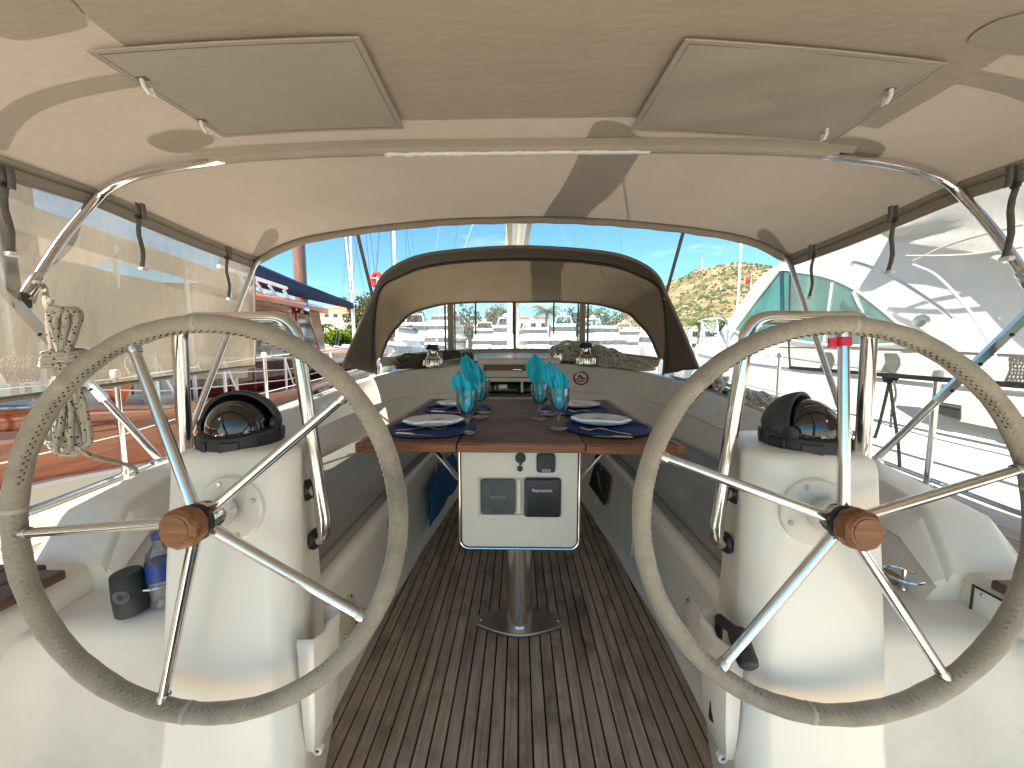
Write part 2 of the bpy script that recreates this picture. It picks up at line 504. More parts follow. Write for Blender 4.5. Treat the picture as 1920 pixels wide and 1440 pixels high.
fl = MB()
ys = [.2 + i * .19 for i in range(21)]
fl.grid([[V(-hw(y) - .02, y, -.012), V(hw(y) + .02, y, -.012)] for y in ys])
floor = tag(fl.build('cockpit_floor', M['caulk'], smooth=False, origin=(0, 0, -.012)), kind='structure')
PW = .0444
for i in range(-14, 14):
    x0, x1 = i * PW + .003, (i + 1) * PW - .003
    stn = []
    for k in range(47):
        y = .55 + k * .074
        h = hw(y) - .004
        a, b = max(x0, -h), min(x1, h)
        if b - a > .006: stn.append((y, a, b))
    if len(stn) < 2: continue
    inner = [s for j, s in enumerate(stn) if j in (0, len(stn) - 1) or (abs(s[1] - x0) > 1e-6 or abs(s[2] - x1) > 1e-6) or j % 12 == 0]
    zt = random.uniform(-.0004, .0006)
    b = MB()
    rows = [[V(a, y, -.011), V(a, y, zt - .001), V(a + .001, y, zt), V(c - .001, y, zt), V(c, y, zt - .001), V(c, y, -.011)] for y, a, c in inner]
    b.grid(rows, cap=True)
    b.build('plank', M['plank'], floor, smooth=False)

# water stain on the planks is a thin dark damp patch
st = NT('damp patch')
vec = st.coord()
tr = st.n('BsdfTransparent'); df = st.n('BsdfPrincipled'); df.inputs['Base Color'].default_value = (.028, .02, .015, 1); df.inputs['Roughness'].default_value = .3
dv = st.n('VectorMath', operation='LENGTH'); st.l(st.coord((9, 3.6, 1)), dv.inputs[0])
nn = st.n('Math', operation='MULTIPLY_ADD'); nn.inputs[1].default_value = -1.9; st.l(st.noise(st.coord((22, 7, 1)), 1, 6, .7), nn.inputs[0]); nn.inputs[2].default_value = 1.42
lt = st.n('Math', operation='SUBTRACT'); st.l(nn.outputs[0], lt.inputs[0]); st.l(dv.outputs['Value'], lt.inputs[1])
sm = st.n('MapRange'); sm.inputs['From Min'].default_value = -.25; sm.inputs['From Max'].default_value = .25; sm.inputs['To Max'].default_value = .34; st.l(lt.outputs[0], sm.inputs['Value'])
ms = st.n('MixShader'); st.l(sm.outputs[0], ms.inputs[0]); st.l(tr.outputs[0], ms.inputs[1]); st.l(df.outputs[0], ms.inputs[2]); st.l(ms.outputs[0], st.out.inputs['Surface'])
c0 = P(1085, 1150, Z=0)
MB().add([V(-.14, -.34, .0012) + c0, V(.14, -.34, .0012) + c0, V(.14, .34, .0012) + c0, V(-.14, .34, .0012) + c0], [(0, 1, 2, 3)]).build('damp_patch', st.m, floor, smooth=False)
bpy.data.objects['damp_patch'].location = c0
for v_ in bpy.data.objects['damp_patch'].data.vertices: v_.co -= Vector(c0)

# ---- coaming round the cockpit and across the cabin bulkhead
ST = [((-1.23, 1.06, .56), (-1.45, 1.06, .56), (-1.16, 1.06, .47)),
      ((-1.27, 1.18, .70), (-1.45, 1.16, .685), (-1.15, 1.18, .47)),
      ((-1.33, 1.5, .733), (-1.48, 1.5, .728), (-1.2, 1.5, .45)),
      ((-1.385, 1.9, .785), (-1.505, 1.9, .78), (-1.27, 1.9, .44)),
      ((-1.405, 2.3, .825), (-1.525, 2.3, .82), (-1.29, 2.25, .44)),
      ((-1.42, 2.7, .851), (-1.54, 2.7, .846), (-1.26, 2.7, .44)),
      ((-1.395, 3.15, .885), (-1.53, 3.2, .88), (-1.22, 3.05, .44)),
      ((-1.33, 3.55, .92), (-1.46, 3.66, .92), (-1.12, 3.4, .44)),
      ((-1.144, 3.83, .954), (-1.25, 3.96, .955), (-.97, 3.62, .44)),
      ((-.9, 3.95, .981), (-.95, 4.1, .985), (-.78, 3.74, .44)),
      ((-.57, 4.0, 1.012), (-.57, 4.15, 1.02), (-.5, 3.8, .44)),
      ((-.37, 4.0, 1.022), (-.37, 4.15, 1.03), (-.36, 3.82, .3))]
def chan(i):
    first = [V(*s[i]) for s in ST[:1]]
    return first + spline([s[i] for s in ST[1:]], 5)
IT, OT, IB = chan(0), chan(1), chan(2)
OUT = []
coam = {}
for sgn in (-1, 1):
    rows = []
    for it, ot, ib in zip(IT, OT, IB):
        n = (ot - it).normalized()
        up = V(0, 0, 1)
        ms_ = ib.lerp(it, .52)
        out = V(ot.x - .16 if ot.y < 3.4 else ot.x, ot.y + (.0 if ot.y < 3.4 else .12), ot.z - .2 if ot.y < 3.4 else ot.z - .05)
        r_ = [ib, ib.lerp(it, .3), ms_, ms_ - n * .012 + up * .012, ib.lerp(it, .8), it - up * .03 - n * .006, it - up * .012, it - up * .003 + n * .006, it + n * .02, ot - n * .03, ot - n * .01 - up * .004, ot + n * .006 - up * .02, out]
        rows.append([V(p.x * (-sgn), p.y, p.z) for p in r_])
    b = MB().grid(rows)
    b.poly([p for p in rows[0]])
    o = b.build('coaming', M['gelcoat'], ang=50, origin=(sgn * 1.3, 2.2, .44))
    recalc(o); tag(o, kind='structure'); coam[sgn] = o

# ---- seat bases and locker fronts
SEATTOP = [(.9, .635), (2.2, .632), (2.6, .61), (3.1, .58), (3.85, .54)]
for sgn in (-1, 1):
    rows = []
    for y in [.98 + i * .15 for i in range(20)]:
        h, s = hw(y), interp(SEATTOP, y)
        pr = [(h - .004, -.01), (h + .006, .008), (h + .02, .03), (h + .022, .07), (lerp(h + .012, s, .6), .26), (s - .022, .385), (s - .026, .40), (s - .03, .41), (s - .03, .445), (s - .022, .46), (s - .006, .467), (s + .012, .466), (s + .02, .43), (1.3, .43)]
        rows.append([V(sgn * x, y, z) for x, z in pr])
    b = MB().grid(rows); b.poly(rows[0])
    o = recalc(b.build('seat_base', M['gelcoat'], ang=60, origin=(sgn * .9, 2.4, 0)))
    tag(o, kind='structure')
    # locker seams: shallow upright ribs and a long lid joint
    for yy in (1.95, 2.62):
        h, s = hw(yy), interp(SEATTOP, yy)
        MB().tube([V(sgn * (h + .012), yy, .1), V(sgn * lerp(h + .008, s - .006, .62), yy, .27), V(sgn * (s - .03), yy, .38)], .006, 6).build('locker_rib', M['gelcoat'], o)
    # latch
    yy = 1.72; h, s = hw(yy), interp(SEATTOP, yy)
    l = MB().box((sgn * (s - .034), yy, .375), (.01, .035, .034)).build('latch', M['steel'], o, bevel=.003)
    MB().lathe([(.009, 0), (.009, .01), (.004, .013)], (sgn * (s - .038), yy, .375), (-sgn, 0, .1), 10).build('latch_knob', M['black'], l)

# ---- helm footwell: rounded shelf and side wall, helm seats
for sgn in (-1, 1):
    prof = [(1.55, .476), (1.05, .476), (.985, .470), (.955, .452), (.94, .42), (.925, .3), (.905, .17), (.87, .07), (.81, .02), (.72, .002), (.3, -.002), (-1.2, -.004)]
    rows = []
    for x, bend in ((.7, 0), (.8, 0), (1.0, 0), (1.08, -.01), (1.17, -.01), (1.225, -.03), (1.255, -.06), (1.265, -.1)):
        rows.append([V(sgn * x, y + (bend if .3 < y < 1 else 0), z) for y, z in prof])
    o = recalc(MB().grid(rows).build('helm_footwell', M['nonslip'], ang=70, origin=(sgn * .9, .5, 0)))
    tag(o, kind='structure')
    # helm seat: moulded box outboard of the footwell
    pr = [(1.27, -.01), (1.268, .3), (1.265, .51), (1.27, .54), (1.285, .557), (1.31, .562), (1.46, .562), (1.9, .5)]
    rows = [[V(sgn * x, y, z) for x, z in pr] for y in (-1.2, 0, .5, .8, 1.0, 1.12)]
    b = MB().grid(rows)
    o = recalc(b.build('helm_seat_base', M['gelcoat'], ang=50, origin=(sgn * 1.4, 0, 0)))
    tag(o, kind='structure')
    b = MB(); yy = [-.2 + i * .15 for i in range(8)]
    xs = [sgn * (1.13 + .082 * k) for k in range(4)]
    pl = thing('helm_seat', ('' if sgn < 0 else '') + ('teak slatted helm seat beside the left wheel near the black can holder' if sgn < 0 else 'teak slatted helm seat beside the right wheel above the black switch'), 'seat', (sgn * 1.4, .5, .567), 'teak helm seats')
    for k in range(4):
        e = 1.0 if k else .975
        x0 = sgn * (1.235 + .085 * k); x1 = x0 + sgn * .081
        bb = MB().lohi((min(x0, x1), -.3, .568), (max(x0, x1), e, .595))
        bb.build('slat', M['teak_dark'], pl, bevel=.006)

# ---- side decks, topsides, cabin top, transom area of the own boat
for sgn in (-1, 1):
    rows = []
    for y in [-1.5, 0, .8, 1.5, 2.3, 3.2, 4.2, 6, 8, 10, 11.5, 12.6]:
        be = interp([(-1.5, 1.75), (1.5, 1.95), (4, 2.02), (7, 1.8), (9, 1.35), (11, .75), (12.6, .06)], y)
        zd = interp([(-1.5, .46), (1.5, .50), (3, .58), (5, .70), (9, .82), (12.6, .95)], y)
        inn = min(be - .05, interp([(-1.5, 1.44), (3, 1.42), (4.2, 1.3), (8, .8), (12.6, .01)], y))
        rows.append([V(sgn * inn, y, zd + .004), V(sgn * (be - .06), y, zd), V(sgn * (be - .05), y, zd + .035), V(sgn * (be - .005), y, zd + .035), V(sgn * be, y, zd - .02), V(sgn * (be - .03), y, zd - .5), V(sgn * (be - .25), y, -.75)])
    o = recalc(MB().grid(rows).build('side_deck', M['gelcoat'], ang=35, origin=(sgn * 1.9, 4, 0)))
    tag(o, kind='structure')
    # rail of stainless along the toe rail
    MB().tube([V(sgn * 1.93, -1, .555), V(sgn * 1.95, 1.5, .555), V(sgn * 2.0, 4, .68)], .012, 8).build('toe_rail', M['steel'], o)
    for kk in range(3):
        xx = sgn * (1.62 + kk * .09)
        MB().lohi((xx - .04, -1, .512), (xx + .04, 1.45, .518)).build('deck_plank', M['plank'], o)
rows = []
for y in [4.12, 4.3, 4.8, 5.4, 7, 9, 11, 12.4]:
    wd = interp([(4.1, 1.28), (4.8, 1.3), (7, .95), (9, .55), (12.4, .05)], y)
    z = interp([(4.1, 1.03), (4.9, 1.115), (7, 1.13), (9, 1.05), (12.4, .9)], y)
    rows.append([V(-wd - .15, y, z - .35), V(-wd, y, z - .06), V(-wd * .9, y, z - .01), V(-wd * .4, y, z + .015), V(0, y, z + .02), V(wd * .4, y, z + .015), V(wd * .9, y, z - .01), V(wd, y, z - .06), V(wd + .15, y, z - .35)])
tag(recalc(MB().grid(rows).build('cabin_top', M['gelcoat'], ang=50, origin=(0, 6, .8))), kind='structure')
tag(MB().lohi((-1.2, -2.2, -.2), (1.2, -1.2, .0)).build('transom_deck', M['gelcoat'], smooth=False), kind='structure')

# ---- companionway in the bulkhead
cw = thing('companionway', 'open companionway into the dark cabin with sliding hatch and wooden sill', 'hatch', (0, 4.0, .3))
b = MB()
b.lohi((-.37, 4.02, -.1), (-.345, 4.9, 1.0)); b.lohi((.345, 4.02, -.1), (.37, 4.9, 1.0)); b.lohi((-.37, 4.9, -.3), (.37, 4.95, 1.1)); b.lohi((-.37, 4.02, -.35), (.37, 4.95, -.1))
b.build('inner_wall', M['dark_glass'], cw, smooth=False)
MB().lohi((-.43, 3.955, 1.012), (.43, 4.7, 1.085)).build('sliding_hatch', M['gelcoat'], cw, bevel=.02)
hb = MB().lohi((-.36, 3.99, .955), (.36, 4.03, 1.01)).build('wooden_edge', M['teak_edge'], cw, bevel=.004)
MB().tube(fillet([V(-.075, 3.99, .98), V(-.07, 3.95, .965), V(.03, 3.95, .965), V(.035, 3.99, .98)], .015), .006, 8).build('pull_handle', M['steel'], hb)
MB().lohi((-.36, 4.0, .885), (.36, 4.03, .952)).build('wash_board', M['cream'], cw, bevel=.004)
MB().lohi((-.345, 3.975, .838), (.345, 4.0, .878)).build('sill_ledge', M['gelcoat'], cw, bevel=.006)
for z_, nm in ((.66, 'step'), (.52, 'step'), (.40, 'step')):
    MB().lohi((-.345, 4.0, z_ - .015), (.345, 4.16, z_ + .015)).build(nm, M['tan_board'], cw, bevel=.004)
MB().lohi((.02, 4.03, .72), (.045, 4.05, .84)).build('divider_post', M['white_plastic'], cw)
MB().lohi((-.345, 3.98, .2), (.345, 4.01, .37)).build('lower_board', M['mahogany_dark'], cw)
for sx in (-1, 1):
    MB().lohi((sx * .39 - .03, 3.962, .74), (sx * .39 + .03, 3.99, .95)).build('side_frame', M['teak_dark'], cw)

# ---- cushions
for sgn in (-1, 1):
    rows = []
    ysq = [1.13 + i * .14 for i in range(19)]
    for i, y in enumerate(ysq):
        s = interp(SEATTOP, y) + .012
        back = interp([(1.1, 1.2), (2.3, 1.275), (2.7, 1.245), (3.1, 1.2), (3.4, 1.1), (3.7, .95)], y)
        pr = [(s, .432), (s - .004, .45), (s - .002, .487), (s + .02, .502), (lerp(s, back, .5), .508), (back - .03, .502), (back, .487), (back, .432)]
        rows.append([V(sgn * x, y, z) for x, z in pr])
    o = recalc(MB().grid(rows, closed=True, cap=True).build('seat_cushion', M['cushion'], ang=45, bevel=.012))
    tag(o, 'long grey seat cushion on the ' + ('left bench, above the blue fabric pocket' if sgn < 0 else 'right bench, above the square dark vent'), 'cushion', 'cockpit seat cushions')
    # piping along both cushion edges
    pp = []
    for y in ysq:
        s = interp(SEATTOP, y) + .012
        pp.append(V(sgn * (s + .008), y, .502))
    MB().tube(pp, .004, 6).build('piping', M['strap'], o)

# ---- round speakers in the locker fronts
for sgn in (-1, 1):
    y0 = 1.28
    c = V(sgn * .6265, y0, .225); nrm = V(-sgn, 0, .12).normalized()
    sp = MB().lathe([(.088, -.004), (.088, .008), (.08, .013), (.02, .015), (.0, .015)], c, nrm, 36)
    o = sp.build('cockpit_speaker', M['speaker'] if sgn < 0 else M['cream'])
    tag(o, 'yellowed round speaker grille low on the left bench front' if sgn < 0 else 'pale round speaker cover low on the right bench front', 'speaker', 'round cockpit speakers')
    u = nrm.cross(V(0, 1, 0)).normalized()
    for a in (45, 135, 225, 315):
        q = c + nrm * .013 + (u * math.sin(R(a)) + V(0, 1, 0) * math.cos(R(a))) * .075
        MB().lathe([(.005, 0), (.004, .003), (0, .003)], q, nrm, 8).build('screw', M['black'], o)
    if sgn < 0:
        d = MB()
        for ring in range(1, 6):
            for k in range(ring * 8):
                a = 2 * math.pi * k / (ring * 8)
                q = c + nrm * .0152 + (u * math.sin(a) + V(0, 1, 0) * math.cos(a)) * ring * .0115
                d.lathe([(.0022, 0), (.0, .0006)], q, nrm, 5, cap=False)
        dd = d.build('grille_holes', M['black'], o); dd['kind'] = 'stuff'

# ---- blue fabric pocket (left) and dark vent (right)
q = [P(818, 910, X=-.58), P(857, 872, X=-.545), P(862, 930, X=-.53), P(822, 978, X=-.565)]
rows = []
ba = [V(-.565, 2.22, .33), V(-.562, 2.35, .355), V(-.545, 2.75, .38), V(-.535, 2.95, .385)]
bz = [V(-.568, 2.24, .105), V(-.56, 2.4, .09), V(-.535, 2.72, .10), V(-.5, 2.95, .11)]
for t in range(9):
    f = t / 8
    rows.append([a.lerp(c, f) + V(.022 + .022 * math.sin(f * 3.1) + .008 * math.sin(i * 4 + f * 7), 0, -.015 * math.sin(i * 2.0) * f) for i, (a, c) in enumerate(zip(spline(ba, 3), spline(bz, 3)))])
o = MB().grid(rows).build('fabric_pocket', M['blue_bag'], solid=.006)
tag(o, 'blue fabric pouch hanging on the left bench front under the table', 'pouch')
vt = thing('locker_vent', 'square dark opening in the right bench front under the table', 'vent', (.57, 2.6, .28))
vv = [V(.562, 2.42, .18), V(.535, 2.78, .18), V(.578, 2.78, .37), V(.592, 2.42, .37)]
MB().prism([p + V(-.004, 0, 0) for p in vv], (.003, 0, 0)).build('opening', M['black'], vt, smooth=False)
fr = MB().tube([p + V(-.006, 0, 0) for p in vv], .008, 6, closed=True); fr.build('frame', M['black'], vt)
MB().tube([vv[0].lerp(vv[2], .3) + V(-.01, 0, 0), vv[0].lerp(vv[2], .7) + V(-.01, 0, 0)], .005, 6).build('catch', M['steel'], vt)

# ================================================================== STEERING PEDESTALS
def yface(z, D=.855): return (D + (z - 1.2) * .0966) / .9953
def rrect(cx, cy, hx, hy, r, z, n=6, r2=None, soft=0):
    out = []; r0_ = r
    for (sx, sy, a0) in ((1, -1, -90), (1, 1, 0), (-1, 1, 90), (-1, -1, 180)):
        r = r0_ if not r2 or sx == soft else r2
        for k in range(n + 1):
            a = R(a0 + 90 * k / n)
            out.append(V(cx + sx * (hx - r) + math.cos(a) * r, cy + sy * (hy - r) + math.sin(a) * r, z))
    return out
def pedestal(sgn):
    root = thing('steering_pedestal', ('white moulded pedestal behind the left wheel' if sgn < 0 else 'white moulded pedestal behind the right wheel, with black winch handle in its pocket') , 'pedestal', (sgn * .65, .95, 0), 'steering pedestals')
    rows = []
    for z, xa, xb, dy, yb, r in ((-.01, .795, .475, -.028, 1.15, .05), (.03, .795, .478, -.03, 1.15, .055), (.16, .793, .485, -.024, 1.14, .06), (.235, .79, .488, -.016, 1.14, .06), (.28, .79, .49, -.006, 1.13, .06), (.34, .79, .492, 0, 1.13, .06), (.5, .79, .496, .0, 1.13, .062), (.7, .785, .506, 0, 1.13, .065), (.85, .778, .512, 0, 1.13, .07), (.925, .775, .513, .0, 1.12, .075), (.945, .772, .516, .004, 1.115, .075), (.957, .764, .524, .012, 1.105, .07), (.962, .75, .538, .026, 1.09, .06)):
        xa += .022; xb += .012
        ya = yface(z) + dy
        rw_ = rrect(sgn * (xa + xb) / 2, (ya + yb) / 2, (xa - xb) / 2, (yb - ya) / 2, r, z, 8, .02 if z < .955 else .03, -sgn)
        for p in rw_:                       # the flanks close in towards the back
            t = max(0, (p.y - ya - .06) / (yb - ya)); k_ = (xa + xb) / 2 + (xa - xb) * .16
            p.x = sgn * lerp(abs(p.x), k_, .62 * t)
        rows.append(rw_)
    recalc(MB().grid(rows, closed=True, cap=True).build('body', M['gelcoat'], root, ang=60))
    # hub plate with screws
    c = PD(405, 966, .83) if sgn < 0 else PD(1556, 964, .83)
    c = V(sgn * .645, 0, c.z); c.y = yface(c.z) + .001
    nrm = V(0, -.9953, .0966)
    pl = MB().lathe([(.074, -.01), (.074, .009), (.07, .013), (.0, .013)], c, nrm, 40).build('hub_plate', M['gelcoat'], root)
    for a in (20, 110, 200, 290):
        q = c + nrm * .013 + (V(1, 0, 0) * math.cos(R(a)) + V(0, .0966, .9953) * math.sin(R(a))) * .06
        MB().lathe([(.006, 0), (.005, .003), (0, .003)], q, nrm, 10).build('screw', M['brushed'], pl)
    # guard rail
    a = [V(sgn * .545, .955, .70), V(sgn * .505, .945, .705), V(sgn * .50, .94, .76), V(sgn * .553, .945, 1.27), V(sgn * .84, .945, 1.268), V(sgn * .856, .945, .72), V(sgn * .845, .955, .66), V(sgn * .80, .96, .66)]
    path = [a[0]] + fillet(a[1:3] if False else [a[0], a[1], a[2]], .03, 5)[1:-1] + fillet([a[2], a[3], a[4], a[5]], .055, 8) + fillet([a[5], a[6], a[7]], .03, 4)[1:]
    gr = MB().tube(path, .0165, 16).build('guard_rail', M['steel'], root)
    MB().bar(V(sgn * .515, .942, .835), V(sgn * .56, .945, .835), .0145, 12).build('standoff', M['steel'], gr)
    for p_ in (V(sgn * .538, .953, .70), V(sgn * .545, .945, .835)):
        MB().lathe([(.026, 0), (.028, .006), (.024, .012)], p_, (-sgn, 0, 0), 20).build('gasket', M['black'], gr)
    # compass
    cc = V(sgn * .70, .945, .957)
    ax = V(0, -.13, 1).normalized()
    cp = MB().lathe([(.092, 0), (.0925, .012), (.089, .036), (.086, .041), (.078, .043), (.07, .043)], cc, ax, 48).build('compass', M['rubber'], root, ang=30)
    for a in range(0, 360, 45):
        q = cc + (V(1, 0, 0) * math.cos(R(a + 20)) + V(0, 1, .13) * math.sin(R(a + 20))) * .0905 + ax * .021
        MB().box(q, (.042, .006, .026), rz=R(a + 110)).build('grip_pad', M['black'], cp, bevel=.003)
    dc = cc + ax * .043
    MB().lathe([(.072 * math.cos(R(t)), .074 * math.sin(R(t))) for t in range(0, 91, 6)], dc, ax, 40).build('dome', M['dome'], cp, ang=80)
    # hood: half shell turned back over the dome
    turn = 8 if sgn < 0 else -36
    rows = []
    for r_ in (.101, .092):
        pass
    hoodv = []
    for i in range(0, 13):                     # sweep from open rim to back
        th = R(lerp(90 if sgn < 0 else 104, 178, i / 12))          # angle of rim plane round the pivot axis
        row = []
        for j in range(0, 25):
            ph = R(180 * j / 24)
            x = .084 * math.cos(ph); rad = .084 * math.sin(ph)
            row.append(V(x, -rad * math.cos(th), rad * math.sin(th)))
        hoodv.append(row)
    rot = Matrix.Rotation(R(turn) if sgn < 0 else R(-turn), 3, 'Z')
    Mx = Matrix.Rotation(R(7.5), 3, 'X')
    hood = MB().grid([[dc + Mx @ (rot @ p) for p in r_] for r_ in hoodv]).build('hood', M['rubber'], cp, solid=.008, boff=-1, ang=50)
    for s2 in (-1, 1):
        q = dc + Mx @ (rot @ V(s2 * .079, 0, .007))
        axp = Mx @ (rot @ V(s2, 0, 0))
        MB().lathe([(.018, 0), (.018, .01), (.013, .013), (0, .013)], q, axp, 18).build('pivot_cap', M['black'], hood)
    MB().bar(dc + V(.0, -.070, .0), dc + V(.0, -.064, .034), .0018, 6).build('lubber_pin', M['white_plastic'], cp)
    MB().tube([dc + V(.067 * math.cos(R(t)), .067 * math.sin(R(t)), .012) for t in range(0, 360, 12)], .0014, 5, closed=True).build('card_ring', M['white_plastic'], cp)
    # winch handle pocket on the inboard flank
    px_ = sgn * .50
    r2 = []
    for z, dx, hy in ((.235, .008, .03), (.25, .02, .045), (.33, .034, .052), (.5, .045, .056), (.525, .048, .058), (.54, .045, .056)):
        cy = .86
        r2.append([V(px_, cy - hy, z), V(px_ - sgn * dx * .75, cy - hy, z), V(px_ - sgn * dx, cy - hy * .6, z), V(px_ - sgn * dx * .86, cy, z), V(px_ - sgn * dx, cy + hy * .6, z), V(px_ - sgn * dx * .75, cy + hy, z), V(px_, cy + hy, z)])
    pk = MB().grid(r2)
    pk.poly(r2[0][::-1])
    pk = recalc(pk.build('handle_pocket', M['gelcoat'], root, ang=50, solid=.005, boff=1))
    MB().lathe([(.012, -.006), (.012, .006), (.004, .006), (.004, -.006)], V(px_ - sgn * .012, .84, .222), (0, 1, 0), 12).build('mounting_lug', M['white_plastic'], pk)
    return root
pedL = pedestal(-1); pedR = pedestal(1)

# winch handle standing in the right pocket
wh = thing('winch_handle', 'black winch handle standing in the pocket of the right pedestal', 'handle', (.455, .96, .2))
a, b_ = V(.475, .86, .56), V(.472, .86, .3)
MB().tube([a, a.lerp(b_, .5), b_], .012, 10, flat=.7).build('arm', M['black'], wh)
g0, g1 = P(1380, 1178, Y=.80), P(1406, 1254, Y=.735)
MB().tube([g0 + (g1 - g0) * t for t in (0, .06, .2, .5, .8, .94, 1)], [.012, .019, .021, .0205, .021, .019, .012], 16).build('grip', M['rubber'], wh)
MB().bar(a, g0.lerp(g1, .15), .012, 10).build('head', M['black'], wh)

# ================================================================== STEERING WHEELS
UU = V(0, .0966, .9953); XX = V(1, 0, 0); NN = V(0, -.9953, .0966)
def wheel(sgn, c, a0):
    root = thing('steering_wheel', ('left steering wheel with worn suede rim and wooden hub knob' if sgn < 0 else 'right steering wheel with red tape round its top spoke'), 'steering wheel', c, 'twin steering wheels')
    RR, rr = .4005, .0192
    def on(a, rad=RR, n_=0): return c + (XX * math.cos(a) + UU * math.sin(a)) * rad + NN * n_
    rim = MB().tube([on(2 * math.pi * k / 120) for k in range(120)], [rr * (1 + .03 * math.sin(k * .9) + .02 * math.sin(k * 2.3)) for k in range(120)], 18, closed=True).build('rim', M['leather'], root, ang=80)
    # zigzag seam along the inner face of the rim
    def seam(a):
        psi = R(lerp(38, 14, .5 + .5 * math.sin(a + R(200))))
        return psi
    pts = []
    N = 300
    z1 = MB()
    for k in range(N + 1):
        a = R(140) + (R(300)) * k / N
        psi = R(42) + (R(11) if k % 2 else -R(11))
        rad = RR - math.cos(psi) * (rr + .0004); n_ = math.sin(psi) * (rr + .0004)
        pts.append(on(a, rad, n_))
    z1.tube(pts, .0011, 4)
    z1.build('zigzag_stitching', M['stitch'], rim)
    d = MB()
    for k in range(110):
        a = R(30 if sgn > 0 else 55) + R(115) * k / 110
        for psi in (R(20), R(34)):
            if (k + (psi > R(25))) % 2: continue
            rad = RR - math.cos(psi) * (rr + .0006); n_ = math.sin(psi) * (rr + .0006)
            d.bar(on(a, rad, n_), on(a + R(.55), rad, n_), .0014, 5)
    d.build('dash_stitching', M['stitch_dark'], rim)
    for a in ((92, 265, 178) if sgn < 0 else (86, 262, 10)):
        a = R(a)
        t = (-XX * math.sin(a) + UU * math.cos(a))
        MB().lathe([(rr * 1.0, -.0045), (rr * 1.045, -.002), (rr * 1.045, .002), (rr * 1.0, .0045)], on(a), t, 20, cap=False).build('rim_seam', M['stitch'], rim)
    hub = MB().lathe([(.03, -.05), (.034, -.045), (.034, -.012), (.038, -.008), (.038, .018), (.036, .022), (.0, .022)], c, NN, 36).build('hub', M['steel'], root)
    MB().lathe([(.0375, .02), (.0375, .03), (.03, .033), (0, .033)], c, NN, 36).build('hub_seal', M['black'], hub)
    for k in range(5):
        a = R(a0 + 72 * k)
        s = MB().tube([on(a, .03, .014), on(a, .2, .008), on(a, RR - .004, 0)], [.0115, .0105, .0095], 14).build('spoke', M['steel'], root)
        MB().lathe([(.011, 0), (.0125, .006), (.0118, .02)], on(a, RR - rr - .012, 0), (XX * math.cos(a) + UU * math.sin(a)), 14, cap=False).build('ferrule', M['brushed'], s)
    # fluted wooden knob
    rows = []
    for r_, h in ((.032, .03), (.038, .035), (.0405, .041), (.0405, .054), (.038, .063), (.031, .069), (.028, .0695)):
        rows.append([c + NN * h + (XX * math.cos(2 * math.pi * k / 40) + UU * math.sin(2 * math.pi * k / 40)) * r_ * (1 - .055 * abs(math.cos(k * math.pi / 4)) ** 3 * (1 if h < .068 else .2)) for k in range(40)])
    kn = recalc(MB().grid(rows, closed=True, cap=True).build('knob', M['knob'], root, ang=28))
    MB().lathe([(.0265, .0696), (.026, .0712), (0, .0712)], c, NN, 32).build('knob_cap', M['knob'], kn)
    return root
wL = wheel(-1, PD(384, 972, .79), 113)
wR = wheel(1, PD(1570, 975, .79), 88.3)
# red tape on the top spoke of the right wheel
c = PD(1570, 975, .79); a = R(88.3)
p0 = c + (XX * math.cos(a) + UU * math.sin(a)) * .357; p1 = c + (XX * math.cos(a) + UU * math.sin(a)) * .373
tp = MB().lathe([(.0135, 0), (.0145, .001), (.0145, .017), (.0135, .018)], p0, (XX * math.cos(a) + UU * math.sin(a)), 20)
tp.box(p0 + V(-.018, 0, .008), (.024, .004, .018))
tag(tp.build('red_tape', M['red_tape']), 'red tape marker wrapped round the top spoke of the right wheel', 'tape')
# ================================================================== COCKPIT TABLE
TZ = .828
tb = thing('cockpit_table', 'folding teak cockpit table laid for four on a white instrument console', 'table', (0, 1.55, 0))
def top(name, x0, x1, z=TZ, mt=None):
    o = MB().lohi((x0, 1.455, z - .006), (x1, 2.68, z)).build(name, M['teak_table'], tb, smooth=False)
    return o
YF, YB = 1.435, 2.70
def leaf(name, x0, x1, outer, dz=0):
    z = TZ + dz
    o = MB().lohi((x0 + .002, YF + .028, z - .026), (x1 - .002, YB - .028, z)).build(name, M['teak_table'], tb, bevel=.002)
    def trim(lo, hi): MB().lohi(lo, hi).build('edge_strip', M['teak_edge'], o, bevel=.005)
    trim((x0, YF, z - .032), (x1, YF + .028, z + .002))
    trim((x0, YB - .028, z - .032), (x1, YB, z + .004))
    if outer < 0: trim((x0 - .03, YF, z - .032), (x0, YB, z + .004))
    if outer > 0: trim((x1, YF, z - .032), (x1 + .03, YB, z + .004))
    return o
leaf('table_leaf', -.60, -.241, -1); leaf('table_center', -.237, .253, 0); leaf('table_leaf', .257, .60, 1, -.005)
MB().lohi((-.005, 2.3, TZ + .001), (.2, 2.31, TZ + .002)).build('lid_joint', M['black'], tb)
MB().lohi((-.005, 2.31, TZ + .001), (.003, 2.66, TZ + .002)).build('lid_joint', M['black'], tb)
